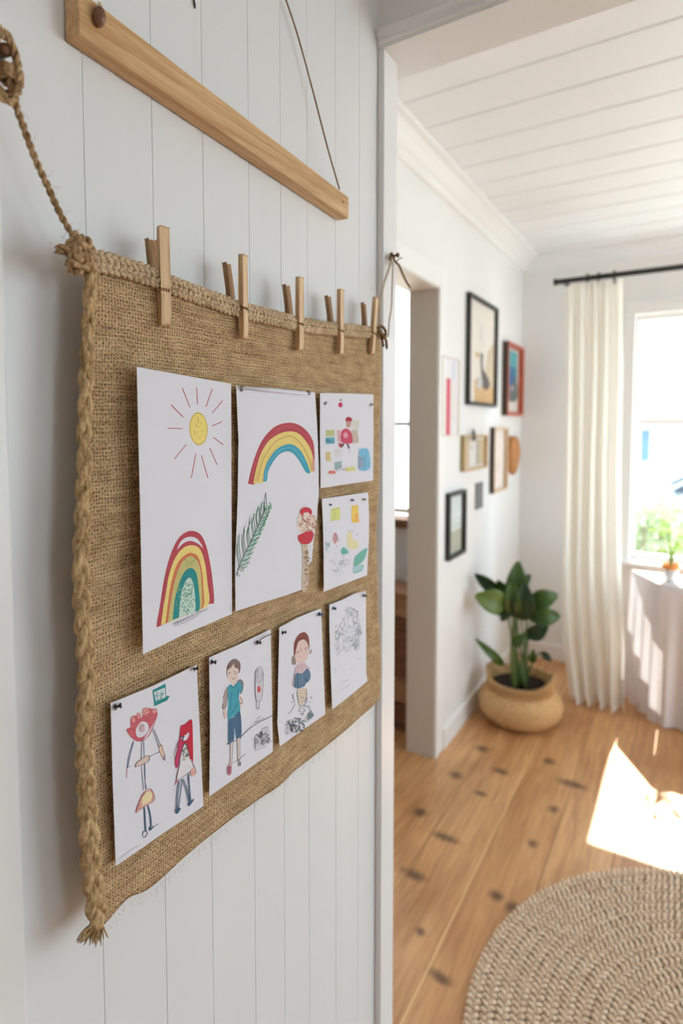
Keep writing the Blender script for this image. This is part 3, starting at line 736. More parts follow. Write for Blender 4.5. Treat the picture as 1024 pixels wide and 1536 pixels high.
s.lines([[(40, 1262), (62, 1292)], [(48, 1240), (80, 1258), (84, 1236), (58, 1228), (52, 1246)]], ink(110, 90, 70), .9)
s.fill([(470, 1078), (505, 1076), (516, 1200), (508, 1366), (472, 1378), (474, 1220)], ink(208, 188, 166)).scrib(490, 1220, 14, 140, 46, ink(150, 112, 84), 1.0, 24, .2, seed=8)
s.ell(500, 935, 62, 78, ink(238, 222, 206)).scrib(500, 935, 52, 66, 75, ink(186, 112, 94), .9, 26, .5, seed=2).ell(497, 868, 40, 32, RED2)
s.fill([(444, 1022), (470, 1010), (505, 994), (545, 1004), (541, 1045), (518, 1076), (475, 1080), (448, 1056)], RED2)
s.ell(500, 885, 22, 15, ink(236, 214, 204)).lines([[(515, 1090), (528, 1095)], [(520, 1110), (526, 1120)]], GRY, .8)
s.done()
# --- 3
s = Sheet('red_figure_painting', 'small page with a red capped figure among pale colour patches', [(97, 92), (480, 98), (862, 112), (864, 700), (858, 1350), (480, 1405), (105, 1462), (96, 700)], (470, 580, 9.6), XC + .0075, XC + .0065)
s.ell(388, 262, 32, 38, ink(204, 50, 92)).ell(392, 192, 18, 12, ink(120, 130, 130))
s.fill([(550, 480), (660, 490), (640, 700), (560, 640)], ink(218, 214, 204)).fill([(545, 620), (620, 640), (650, 790), (600, 815), (540, 790)], ink(198, 182, 166))
s.ell(507, 478, 48, 44, ink(176, 38, 62)).fill([(468, 500), (545, 495), (530, 590), (470, 580)], ink(196, 150, 130))
s.fill([(400, 640), (440, 605), (500, 610), (550, 680), (555, 810), (420, 812), (385, 740)], ink(206, 70, 96)).ell(460, 700, 34, 42, ink(228, 150, 170)).fill([(340, 620), (385, 630), (392, 800), (345, 790)], ink(222, 170, 178)).fill([(355, 810), (420, 820), (400, 890), (365, 860)], ink(176, 60, 74))
s.fill([(400, 830), (440, 815), (435, 850), (400, 880)], ink(70, 74, 84)).fill([(470, 820), (505, 830), (525, 890), (500, 890)], ink(84, 84, 92)).lines([[(505, 890), (515, 970)]], GRY, .7)
s.fill([(175, 625), (300, 620), (298, 710), (180, 715)], ink(190, 200, 130)).fill([(170, 735), (300, 728), (302, 820), (176, 826)], ink(92, 170, 188))
s.fill([(175, 950), (240, 930), (245, 1075), (180, 1070)], ink(222, 196, 130)).fill([(300, 1090), (400, 1070), (405, 1170), (310, 1195)], ink(150, 180, 180)).ell(262, 1232, 58, 26, ink(232, 128, 112))
s.fill([(455, 1160), (585, 1150), (600, 1210), (470, 1225)], ink(226, 222, 140)).fill([(655, 900), (770, 890), (805, 1000), (805, 1180), (650, 1190)], ink(120, 190, 222)).fill([(640, 1010), (700, 1020), (710, 1150), (650, 1180)], ink(150, 160, 186)).lines([[(735, 990), (730, 1180)], [(670, 1020), (715, 1055)]], ink(80, 92, 110), .8)
s.scrib(350, 950, 60, 60, 26, ink(214, 206, 200), .7, 22, seed=6).scrib(390, 1190, 90, 22, 20, ink(140, 132, 120), .7, 14, seed=7).scrib(225, 780, 50, 30, 16, ink(60, 130, 150), .7, 18, seed=9)
s.done()
# --- 4
s = Sheet('yellow_green_painting', 'small page with yellow squares and green brush marks', [(122, 175), (450, 130), (785, 80), (800, 400), (798, 760), (770, 1275), (450, 1395), (150, 1512), (148, 1000), (140, 600)], (470, 730, 9.6), XC + .0085, XC + .0062)
s.fill([(250, 320), (380, 290), (385, 470), (245, 500)], ink(220, 224, 130)).lines([[(248, 335), (382, 300)], [(245, 492), (382, 466)], [(300, 330), (305, 470)]], ink(176, 180, 110), .8)
s.poly([(545, 275), (640, 262), (655, 515), (548, 518)], ink(242, 196, 66)).fill([(560, 300), (620, 290), (625, 420), (590, 500), (560, 440)], ink(246, 206, 96)).fill([(590, 400), (640, 390), (645, 500), (590, 505)], ink(240, 180, 92))
s.ell(312, 738, 34, 78, ink(216, 150, 150)).scrib(315, 760, 50, 100, 26, ink(150, 130, 140), .7, 22, seed=2)
s.fill([(490, 660), (540, 650), (560, 760), (640, 790), (630, 880), (540, 900), (485, 840)], ink(234, 224, 168)).lines([[(556, 620), (564, 660)], [(622, 670), (632, 710)], [(500, 650), (540, 640)]], GRY, .9)
s.fill([(390, 910), (435, 870), (500, 930), (490, 960), (410, 978)], ink(104, 180, 164)).fill([(590, 1010), (680, 930), (770, 880), (760, 960), (720, 1060), (640, 1130), (575, 1145)], ink(110, 184, 164)).fill([(565, 1170), (620, 1150), (715, 1120), (695, 1210), (580, 1245)], ink(140, 190, 192)).lines([[(570, 1190), (700, 1150)], [(575, 1215), (700, 1180)]], ink(220, 232, 236), 1.2)
s.scrib(200, 860, 34, 70, 22, ink(160, 196, 196), .9, 26, seed=3).scrib(330, 1090, 120, 160, 36, ink(208, 214, 210), .9, 46, .2, seed=4).scrib(440, 1080, 110, 30, 12, GRY2, .8, 60, .1, seed=6)
s.done()
# --- 5 two stick figures
s = Sheet('stick_figures_drawing', 'page with two red headed long-legged stick figures and a teal block', [(30, 320), (350, 190), (668, 35), (690, 500), (718, 1085), (400, 1300), (68, 1532), (45, 900)], (160, 990, 4.953), XC + .0072, XC + .0055)
s.poly([(338, 225), (436, 175), (442, 265), (468, 268), (450, 300), (352, 345)], TEAL).poly([(350, 240), (430, 205), (438, 275), (365, 310)], ink(222, 228, 232)).scrib(395, 262, 38, 40, 18, TEAL, 1.0, 26, seed=4)
s.fill([(175, 500), (178, 430), (215, 410), (255, 430), (280, 370), (330, 360), (370, 380), (375, 410), (340, 480), (305, 540), (270, 590), (225, 600), (190, 580), (145, 520)], ink(204, 90, 100)).fill([(222, 500), (255, 460), (295, 465), (312, 510), (280, 560), (235, 575), (215, 540)], WHT)
s.ell(198, 440, 18, 24, ink(226, 150, 140)).ell(235, 415, 14, 24, ink(226, 150, 140)).ell(290, 385, 28, 26, ink(230, 160, 150)).ell(350, 380, 16, 16, ink(232, 170, 160))
sp = [(262 + (5 + i * 1.1) * math.cos(i * .7), 508 + (6 + i * 1.5) * math.sin(i * .7)) for i in range(18)]
s.lines([sp, [(180, 470), (185, 425), (205, 420), (214, 450)], [(222, 440), (226, 395), (245, 400), (248, 440)], [(262, 400), (270, 365), (305, 355), (320, 385), (300, 405), (280, 395)], [(290, 385), (300, 375), (308, 388)], [(340, 395), (345, 365), (368, 365), (366, 395)], [(145, 518), (200, 515), (215, 585)], [(145, 518), (180, 570), (235, 603), (300, 575), (345, 490), (375, 405)]], ink(196, 60, 66), .9)
s.lines([[(194, 603), (160, 720), (150, 800)], [(200, 603), (170, 720), (156, 795)], [(140, 800), (176, 790)], [(335, 510), (370, 600), (400, 690), (430, 745)], [(348, 512), (385, 600), (410, 660), (432, 730)], [(260, 595), (255, 700), (258, 820), (272, 965)], [(272, 590), (276, 700), (280, 850), (292, 960)], [(282, 770), (286, 960)], [(208, 795), (250, 770), (320, 715), (395, 680)]], NAVY, .9)
s.lines([[(272, 1090), (278, 1180), (282, 1270)], [(280, 1090), (285, 1180), (290, 1275)], [(300, 1080), (318, 1160), (324, 1235)], [(306, 1075), (326, 1165), (330, 1235)], [(262, 1305), (270, 1275), (290, 1270), (298, 1290), (282, 1315), (265, 1312)], [(310, 1262), (322, 1232), (345, 1240), (315, 1268)], [(330, 1250), (380, 1216)]], NAVY, 1.3)
s.ell(325, 1250, 12, 12, ink(48, 100, 96)).lines([[(148, 805), (145, 875)]], RED2, 1.0)
s.fill([(215, 790), (225, 760), (300, 708), (310, 735), (270, 770)], ink(226, 200, 180)).lines([[(208, 795), (225, 760), (300, 708), (315, 740), (270, 772), (208, 795)]], ink(120, 80, 90), .8)
s.fill([(385, 650), (408, 635), (425, 690), (410, 715), (392, 690)], ink(228, 204, 176)).lines([[(380, 650), (408, 630), (410, 655), (428, 700), (430, 745)], [(385, 665), (400, 700), (425, 745)]], ink(170, 90, 100), .8)
s.fill([(212, 1135), (235, 1060), (270, 990), (320, 955), (350, 1005), (345, 1045), (280, 1085)], ink(232, 190, 170)).fill([(255, 1075), (262, 1020), (300, 980), (335, 985), (330, 1030), (290, 1065)], ink(240, 224, 172))
s.lines([[(212, 1135), (235, 1060), (270, 990), (320, 955), (350, 1005), (345, 1045), (280, 1085), (212, 1135)], [(222, 1115), (250, 1030), (285, 985)], [(232, 1110), (262, 1030)], [(325, 965), (340, 1010), (332, 1045)], [(242, 1105), (262, 1060)]], ink(178, 74, 84), .9)
# right figure
s.fill([(540, 560), (548, 490), (575, 478), (600, 455), (630, 445), (636, 560), (637, 765), (612, 720), (590, 620), (560, 640), (545, 700), (522, 795), (508, 790), (505, 740), (528, 640)], ink(200, 34, 54))
s.fill([(545, 575), (590, 550), (600, 535), (608, 555), (590, 590), (560, 600)], WHT).fill([(530, 600), (560, 610), (545, 720), (522, 795), (508, 780)], ink(192, 50, 92))
s.fill([(575, 615), (612, 725), (585, 752), (540, 762), (552, 690)], ink(222, 218, 216)).scrib(578, 700, 24, 52, 40, DRK, .8, 16, seed=5).lines([[(575, 615), (545, 700), (540, 762), (585, 755), (612, 725), (590, 640), (575, 615)]], DRK, .9)
s.fill([(540, 765), (612, 728), (640, 800), (600, 835), (520, 890)], ink(232, 226, 230)).lines([[(540, 765), (525, 830), (520, 890), (600, 838), (642, 800), (612, 728)], [(500, 930), (520, 890)], [(636, 765), (658, 820), (652, 850)], [(505, 740), (500, 690), (525, 600)]], ink(120, 70, 90), .8)
s.fill([(618, 815), (645, 800), (657, 835), (640, 860), (622, 850)], ink(232, 168, 158)).fill([(500, 925), (515, 880), (525, 900)], ink(200, 110, 110)).speck(560, 580, 20, 24, 8, ink(70, 50, 90), 9, 3)
s.lines([[(528, 895), (515, 1010), (512, 1110)], [(536, 892), (524, 1010), (520, 1105)], [(555, 880), (545, 980), (528, 1105)], [(555, 880), (585, 970), (605, 1050)], [(565, 880), (595, 965), (612, 1045)], [(598, 845), (606, 950), (615, 1050)], [(604, 840), (612, 940), (620, 1048)]], NAVY, 1.1)
s.fill([(505, 1110), (525, 1095), (545, 1100), (525, 1135), (508, 1138)], ink(60, 92, 120)).fill([(598, 1075), (610, 1045), (645, 1030), (625, 1065), (605, 1085)], ink(60, 92, 120))
s.lines([[(90, 1480), (180, 1405), (250, 1370)]], ink(208, 208, 216), .8); s.done()
# --- 6 boy
s = Sheet('boy_drawing', 'page with a boy in a teal shirt and blue shorts', [(50, 298), (320, 180), (585, 50), (592, 500), (604, 1115), (330, 1310), (52, 1505), (58, 900)], (305, 935, 5.8), XC + .0075, XC + .006)
HB = ink(128, 106, 100)
s.fill([(198, 430), (205, 370), (235, 325), (275, 308), (312, 330), (323, 370), (318, 415), (300, 440), (215, 470)], HB)
s.fill([(210, 470), (208, 410), (240, 385), (262, 350), (275, 385), (300, 395), (306, 430), (295, 500), (270, 540), (245, 525), (222, 500)], SKIN)
s.lines([[(222, 425), (228, 440), (230, 425)], [(285, 432), (300, 428)], [(265, 410), (278, 440), (268, 446)], [(248, 478), (262, 484), (272, 474)], [(205, 450), (205, 400), (225, 350)], [(240, 330), (262, 320)], [(210, 395), (235, 345)], [(250, 360), (300, 380)]], ink(104, 74, 70), .8)
s.fill([(168, 690), (175, 630), (198, 560), (215, 555), (205, 650), (200, 720), (178, 745), (160, 735)], ink(182, 160, 156)).fill([(165, 760), (195, 755), (208, 800), (190, 830), (172, 800)], ink(230, 198, 190))
s.fill([(292, 500), (320, 486), (346, 510), (347, 560), (335, 600), (318, 610)], ink(124, 124, 140)).fill([(308, 620), (328, 640), (342, 690), (325, 730), (310, 700)], ink(222, 200, 194)).lines([[(320, 640), (340, 680), (325, 700), (312, 680)], [(170, 700), (165, 735), (180, 745), (198, 700), (215, 560)], [(175, 770), (180, 830)], [(168, 650), (195, 575)]], ink(110, 84, 84), .8)
s.fill([(208, 560), (232, 528), (262, 548), (292, 512), (325, 525), (335, 570), (312, 610), (308, 660), (318, 765), (262, 810), (208, 828), (214, 700)], ink(62, 158, 176)).lines([[(232, 540), (262, 556), (292, 520)], [(290, 690), (270, 745), (225, 800)], [(300, 560), (300, 640)], [(240, 600), (236, 760)]], ink(38, 120, 140), 1.0)
s.fill([(212, 835), (262, 815), (318, 768), (328, 985), (285, 1005), (270, 905), (262, 1020), (214, 1046)], ink(66, 102, 134)).lines([[(230, 850), (228, 1020)], [(305, 800), (310, 980)], [(245, 840), (246, 1010)]], ink(46, 78, 110), .9)
s.fill([(200, 1055), (215, 1030), (222, 1050)], DRK).lines([[(200, 1050), (262, 1030), (330, 980), (400, 915), (480, 860), (560, 822), (600, 800)]], ink(84, 100, 128), 1.0)
s.fill([(232, 1045), (256, 1035), (248, 1140), (242, 1240), (226, 1238), (230, 1140)], ink(222, 206, 200)).fill([(288, 1008), (315, 1000), (316, 1100), (316, 1190), (298, 1195), (296, 1100)], ink(222, 206, 200)).lines([[(232, 1048), (228, 1235)], [(256, 1040), (243, 1240)], [(290, 1010), (298, 1190)], [(315, 1002), (317, 1190)], [(250, 1215), (310, 1180), (365, 1130)]], ink(110, 96, 104), .7)
s.fill([(205, 1245), (240, 1240), (240, 1300), (222, 1322), (204, 1305)], ink(188, 112, 124)).lines([[(205, 1245), (240, 1300)], [(215, 1225), (225, 1320)], [(235, 1245), (206, 1290)]], ink(140, 60, 80), .9).fill([(296, 1210), (322, 1200), (324, 1235), (302, 1242)], ink(136, 132, 136)).lines([[(300, 1180), (315, 1210), (322, 1235)]], DRK, .9)
s.fill([(447, 440), (470, 385), (500, 382), (518, 440), (512, 560), (500, 660), (462, 675), (448, 600)], ink(214, 210, 218)).lines([[(447, 490), (452, 420), (478, 382), (505, 392), (518, 450), (512, 560), (500, 660), (462, 676), (448, 600), (447, 490)], [(460, 490), (462, 420), (480, 400)], [(500, 490), (498, 410)], [(452, 500), (480, 510), (508, 490)], [(460, 680), (458, 730), (478, 742), (486, 670)], [(445, 470), (455, 500)], [(472, 400), (476, 500)], [(508, 430), (514, 480)]], ink(140, 132, 142), .8).ell(478, 572, 16, 30, ink(214, 92, 92)).lines([[(470, 565), (484, 560), (480, 590), (470, 585)]], ink(170, 50, 56), .8)
s.lines([[(442, 858), (470, 846), (495, 840), (522, 818)], [(462, 832), (480, 815), (498, 806)], [(445, 862), (475, 852)]], GRY, .7)
s.fill([(442, 1000), (470, 960), (482, 1010), (510, 1000), (505, 920), (555, 900), (575, 960), (560, 1015), (500, 1060), (450, 1080)], ink(206, 204, 210)).scrib(510, 1000, 62, 62, 60, ink(84, 84, 92), .8, 26, seed=11).lines([[(445, 990), (447, 1110)], [(455, 1100), (540, 1070)], [(508, 915), (550, 898), (560, 905)]], GRY, .9)
s.done()
# --- 7 girl
s = Sheet('girl_drawing', 'page with a brown haired girl in a blue dress above grey scribbles', [(62, 288), (250, 185), (400, 125), (497, 92), (515, 500), (542, 1195), (300, 1365), (68, 1532), (42, 1300), (52, 800)], (410, 900, 6.98), XC + .0085, XC + .0062)
s.fill([(190, 600), (215, 580), (235, 640), (230, 675), (192, 670)], ink(150, 130, 126)).fill([(212, 590), (212, 470), (240, 390), (285, 345), (330, 338), (365, 380), (375, 450), (368, 520), (300, 430), (250, 440), (232, 560)], ink(134, 70, 60))
s.fill([(225, 590), (245, 470), (290, 415), (340, 430), (370, 510), (358, 590), (330, 640), (275, 665), (235, 640)], ink(230, 200, 190)).fill([(215, 585), (225, 470), (262, 400), (300, 385), (345, 395), (310, 410), (260, 440), (235, 520)], ink(120, 58, 50))
s.lines([[(238, 545), (256, 550), (262, 535)], [(325, 515), (345, 498), (360, 505)], [(335, 530), (355, 522)], [(283, 500), (290, 540)], [(262, 596), (275, 600)], [(372, 560), (388, 525), (398, 530), (380, 570)], [(250, 380), (300, 350), (340, 365)], [(230, 440), (260, 380)]], ink(120, 66, 62), .9)
s.fill([(235, 690), (260, 665), (320, 650), (350, 690), (375, 720), (300, 760), (232, 770)], ink(222, 196, 200)).lines([[(250, 680), (240, 760)], [(265, 670), (262, 765)], [(285, 665), (290, 745)], [(300, 670), (310, 750)], [(320, 680), (345, 730)], [(340, 680), (380, 720)], [(230, 700), (198, 860), (200, 905)], [(222, 760), (206, 900)]], ink(176, 120, 130), .8)
s.fill([(210, 910), (222, 800), (240, 765), (300, 765), (350, 715), (378, 745), (388, 800), (370, 850), (340, 870), (320, 905), (250, 928)], ink(88, 118, 146)).lines([[(240, 780), (228, 910)], [(262, 775), (250, 920)], [(285, 770), (262, 850), (258, 915)], [(330, 800), (345, 862), (350, 830)], [(215, 880), (225, 910)]], ink(60, 88, 118), 1.0).lines([[(272, 775), (268, 900)], [(300, 775), (300, 880)]], ink(140, 164, 184), .8)
s.fill([(245, 935), (320, 920), (345, 960), (325, 1050), (285, 1115), (262, 1050)], ink(222, 202, 178)).lines([[(278, 1015), (296, 1025), (315, 1012)], [(340, 925), (345, 1000), (330, 1080), (285, 1125), (262, 1170)], [(240, 960), (260, 1080)], [(200, 990), (215, 1060), (222, 1070)], [(225, 1080), (190, 1150), (150, 1195)], [(345, 1020), (352, 1045), (338, 1045)], [(395, 1000), (402, 1030)], [(375, 1015), (400, 1035)]], ink(120, 104, 96), .8)
s.scrib(235, 1300, 105, 75, 90, ink(80, 84, 92), .9, 26, seed=21).scrib(330, 1120, 60, 110, 30, ink(130, 130, 136), .8, 24, seed=22).speck(215, 1340, 62, 40, 30, ink(70, 74, 82), 12, 5).speck(200, 1030, 20, 50, 6, ink(110, 112, 120), 9, 6)
s.poly([(342, 1215), (385, 1145), (425, 1205), (360, 1268)], ink(130, 146, 148)).speck(385, 1205, 26, 34, 12, ink(66, 96, 92), 11, 8).scrib(140, 1370, 26, 40, 12, GRY2, .9, 26, seed=9)
s.done()
# --- 8 pencil animal
s = Sheet('pencil_sketch', 'page with a faint grey pencil sketch of a shaggy figure', [(68, 208), (220, 150), (360, 80), (488, 50), (490, 500), (492, 1000), (508, 1085), (300, 1260), (102, 1415), (82, 900), (70, 500)], (485, 880, 7.68), XC + .0085, XC + .0062)
pc, pd = ink(204, 207, 215), ink(180, 185, 195)
s.scrib(320, 290, 80, 60, 46, pc, 1.0, 34, 1.3, seed=1).scrib(340, 330, 60, 90, 34, pd, .9, 30, 1.4, seed=2).scrib(300, 470, 130, 140, 60, pc, 1.0, 50, 1.5, seed=3).scrib(180, 520, 50, 90, 34, pd, .9, 36, 1.9, seed=4).scrib(390, 520, 34, 120, 24, pd, .9, 60, 1.5, seed=5).scrib(270, 640, 60, 80, 24, pc, 1.0, 60, 1.5, seed=6).scrib(370, 640, 46, 80, 30, pd, .8, 60, 1.7, seed=7).scrib(165, 680, 34, 90, 20, pc, 1.0, 50, 1.6, seed=8)
s.lines([[(250, 290), (262, 252), (290, 240), (330, 250)], [(260, 280), (275, 270), (278, 290), (262, 295)], [(330, 245), (380, 300), (385, 360), (370, 400)], [(240, 365), (190, 440), (150, 530), (130, 590)], [(395, 430), (425, 480), (430, 560)], [(215, 500), (270, 512)]], pd, 1.0)
s.lines([[(190, 1110), (240, 1090), (290, 1070)], [(185, 1200), (230, 1170), (300, 1130)], [(140, 920), (135, 1000)], [(235, 905), (255, 885)], [(380, 840), (430, 830)], [(310, 950), (330, 930)], [(185, 930), (200, 925)]], ink(196, 198, 208), 1.0)
s.done()

# ------------------------------------------------------------------ push pins
chrome = mat('pin_steel', rgb(170, 172, 176), .25, .1, 200, metal=.9); black = mat('pin_black', rgb(44, 44, 50), .35, .15, 200); blue = mat('pin_blue', rgb(70, 92, 130), .35, .1, 200)
def pin(px, py, label, m_, size=.0032, tilt=(0, 0), group=None, x0=XC + .0078):
    p = onX(px, py, x0); r = thing('push_pin', label, 'push pin', p, group or 'push pins holding the drawings')
    d = Vector((1, tilt[0], tilt[1])).normalized(); k = size
    mb = MB(); ax_ = [p + d * q for q in (0, .18 * k, .3 * k, .5 * k, 1.2 * k, 1.5 * k, 1.8 * k, 1.9 * k)]
    mb.tube(ax_, [k * .2, k * .85, k * .95, k * .42, k * .36, k * .8, k * .75, k * .1], 14); mb.build('pin_head', m_, r, smooth=True)
    MB().tube([p - Vector((.008, 0, 0)), p], .0004, 6).build('pin_needle', chrome, r)
    return r
pin(361, 584, 'steel push pin at the top left corner of the wide rainbow page', chrome, .0030, (-.5, .3))
pin(462, 589, 'steel push pin at the top right corner of the wide rainbow page', chrome, .0030, (-.7, -.2))
pin(487, 606, 'small steel push pin at the top left of the red figure page', chrome, .0022, (-.4, .6))
pin(556, 607, 'small steel push pin at the top right of the red figure page', chrome, .0026, (-.5, 0))
pin(494, 757, 'tiny dark push pin at the top left of the yellow squares page', blue, .0019)
pin(527, 750, 'tiny dark push pin above the orange square of the yellow squares page', blue, .0021)
pin(545, 749, 'tiny dark push pin at the top right of the yellow squares page', black, .0019)
pin(172, 1061, 'black push pin at the top left of the stick figures page', black, .0030, (.9, .3))
pin(290, 1004, 'black push pin at the top right of the stick figures page', black, .0026, (.8, .25))
pin(317, 993, 'black push pin at the top left of the boy page', black, .0027, (.4, 0))
pin(385, 964, 'black push pin with a dark thread near the top right of the boy page', black, .0027, (.3, .1))
pin(423, 949, 'black push pin at the top left of the girl page', black, .0027, (.4, .2))
pin(478, 921, 'blue push pin at the top right of the girl page', blue, .0030)
pin(499, 912, 'navy push pin at the top left of the pencil sketch', blue, .0027)
pin(545, 893, 'navy push pin at the top right of the pencil sketch', black, .0027)
pt_ = lambda x, y: onX(x, y, XC + .0105)
tag(MB().tube(cr([pt_(387, 962), pt_(396, 956), pt_(407, 951)], 5), .0006, 6).build('thread', black), 'dark thread from the boy page pin to the page edge', 'thread')
q = MB().tube([onX(361, 581, XC + .0105), onX(410, 586, XC + .0105), onX(467, 591, XC + .009)], .0019, 8)
tag(q.build('paper_roll', paper_m, smooth=True), 'thin rolled paper strip along the top of the wide rainbow page', 'paper strip')
# ------------------------------------------------------------------ framed pictures
fblack = wood('frame_black', rgb(34, 32, 30), rgb(54, 50, 46), 'Z', .45); foak = wood('frame_oak', rgb(176, 140, 96), rgb(222, 190, 146), 'Z', .5)
fred = wood('frame_red', rgb(172, 78, 54), rgb(206, 108, 82), 'Z', .45); fdark = mat('frame_brown_side', rgb(70, 52, 40), .5)
mount = mat('mount_board', rgb(232, 226, 214), .8)
def frame(name, label, px, fw, th, fm, art, side=None, base=XL + .001):
    """px = (x0, x1, y_top at x0, y_bottom at x0)"""
    X = base + th; a = onX(px[0], px[2], X); b = onX(px[0], px[3], X); c = onX(px[1], px[2], X)
    y0, y1, z0, z1 = a.y, c.y, b.z, a.z
    r = thing('framed_print', label, 'picture', (base, (y0 + y1) / 2, z0), 'framed pictures on the side wall')
    m = MB(); m.use(fm)
    m.box(base, X, y0, y0 + fw, z0, z1).box(base, X, y1 - fw, y1, z0, z1).box(base, X, y0 + fw, y1 - fw, z0, z0 + fw).box(base, X, y0 + fw, y1 - fw, z1 - fw, z1)
    m.build('frame', None, r, bevel=.0015)
    if side:
        MB().box(base, X - .002, y0 - .0015, y0 - .0002, z0, z1).build('frame_side', side, r)
    MB().box(base + .001, base + .003, y0 + fw * .6, y1 - fw * .6, z0 + fw * .6, z1 - fw * .6).build('mount', mount, r)
    W, H = y1 - y0 - 2 * fw, z1 - z0 - 2 * fw; m = MB(); lay = [0]
    def f(pts, col, sm=True):
        lay[0] += 1
        if sm and len(pts) > 4:
            q = [Vector((x, y, 0)) for x, y in pts]; pts = [(v.x, v.y) for v in cr(q + [q[0]], 4)[:-1]]
        w = [(base + .0031 + .0002 * lay[0], y0 + fw + u * W, z0 + fw + v * H) for u, v in pts]
        m.use(col); m.add(w, [t if (Vector(w[t[1]]) - Vector(w[t[0]])).cross(Vector(w[t[2]]) - Vector(w[t[0]])).x > 0 else tuple(reversed(t)) for t in tessellate_polygon([[Vector((p[1], p[2], 0)) for p in w]])])
    art(f); m.build('picture', None, r)
    return r
R4 = lambda a, b, c, d: [(a, b), (c, b), (c, d), (a, d)]
def art_heron(f):
    f(R4(.0, .0, 1, 1), ink(233, 226, 215)); f(R4(.25, .0, 1, .22), ink(212, 172, 120)); f([(.62, .2), (1, .2), (1, .62), (.85, .6), (.7, .5)], ink(210, 192, 164))
    f([(.45, .5), (.55, .5), (.56, .36), (.75, .28), (.85, .2), (.7, .14), (.55, .18), (.48, .34)], ink(98, 92, 88)); f([(.25, .5), (.42, .5), (.38, .44), (.28, .45)], ink(204, 178, 128))
    f([(.3, .16), (.5, .3), (.55, .2), (.45, .12)], ink(206, 204, 202)); f([(.25, .22), (.4, .26), (.38, .2)], ink(196, 186, 176)); f([(.42, .62), (.5, .62), (.52, .8), (.44, .8)], ink(220, 212, 206))
frame('picture_frame', 'large black framed print of a grey bird on tan ground', (706, 748.5, 437, 607), .016, .022, fblack, art_heron)
def art_blue(f):
    f(R4(0, 0, 1, 1), ink(214, 206, 196)); f(R4(.12, .2, .9, .96), ink(70, 130, 150)); f(R4(.12, .72, .9, .96), ink(84, 164, 170)); f([(.12, .45), (.5, .6), (.9, .5), (.9, .2), (.12, .2)], ink(96, 106, 104)); f([(.3, .5), (.55, .75), (.7, .5), (.5, .4)], ink(50, 100, 150)); f([(.4, .35), (.6, .45), (.7, .35)], ink(170, 150, 160))
frame('picture_frame', 'red-brown framed picture with a blue and teal scene', (763, 787, 511, 623), .020, .034, fred, art_blue, fdark)
def art_poster(f):
    f(R4(0, 0, 1, 1), ink(234, 232, 232)); f(R4(.02, .0, .52, .74), ink(214, 84, 100)); f([(.0, .1), (.1, .2), (.1, .6), (.0, .7)], ink(228, 150, 120)); f(R4(.6, .72, .8, .98), ink(208, 214, 226)); f(R4(.7, .1, .76, .7), ink(232, 214, 204))
frame('picture_frame', 'pale framed poster with a bright red panel beside the doorway casing', (664.5, 690, 532, 655), .006, .010, mat('frame_white', rgb(226, 216, 208), .5), art_poster)
def art_beige(f):
    f(R4(0, 0, 1, 1), ink(214, 206, 190)); f(R4(.05, .05, .3, .95), ink(200, 180, 140)); f(R4(.3, .05, .62, .8), ink(224, 222, 216)); f(R4(.6, .1, 1, .9), ink(198, 178, 140)); f(R4(.6, .1, .7, .85), ink(168, 166, 166)); f([(.35, .7), (.45, .75), (.42, .5)], ink(180, 180, 178))
fr4 = frame('picture_frame', 'small oak framed beige collage in the middle of the wall', (697, 732, 653, 708), .010, .020, foak, art_beige, mat('frame_olive_side', rgb(168, 148, 102), .6))
p = onX(707, 652, XL + .012); m = MB()
m.tube([(XL + .024, p.y, p.z - .028), (XL + .022, p.y, p.z + .005), (XL + .020, p.y + .002, p.z + .03)], [.009, .011, .003], 8)
tag(m.build('picture_clip', mat('clip_grey', rgb(108, 110, 112), .5), smooth=True), 'dark grey clip on top of the oak framed beige collage', 'clip')
def art_pale(f):
    f(R4(0, 0, 1, 1), ink(232, 222, 212)); f([(.3, .3), (.5, .5), (.7, .4), (.5, .25)], ink(218, 206, 190)); f([(.4, .6), (.6, .7), (.5, .8)], ink(224, 208, 200)); f([(.2, .15), (.5, .2), (.4, .1)], ink(222, 196, 188))
frame('picture_frame', 'narrow light oak framed pale print below the red-brown frame', (742.5, 763, 641, 740), .014, .026, wood('frame_light_oak', rgb(196, 166, 132), rgb(222, 196, 166), 'Z'), art_pale, fdark)
def art_land(f):
    f(R4(0, 0, 1, 1), ink(214, 222, 218)); f(R4(.0, .0, 1, .38), ink(176, 180, 158)); f([(0, .38), (.5, .42), (1, .4), (1, .5), (0, .48)], ink(202, 214, 204)); f([(0, .6), (1, .62), (1, .7), (0, .66)], ink(222, 228, 228))
frame('picture_frame', 'small black framed landscape print lowest on the wall', (675, 700.5, 741, 842), .016, .024, fblack, art_land)
a, b = onX(714, 725, XL + .006), onX(724, 761, XL + .006)
m = MB().box(XL + .001, XL + .006, a.y, b.y, b.z, a.z).build('wall_plate', mat('plate_grey', rgb(118, 116, 114), .5, .1, 120), bevel=.001)
tag(m, 'small plain grey plaque right of the black framed landscape', 'plaque')
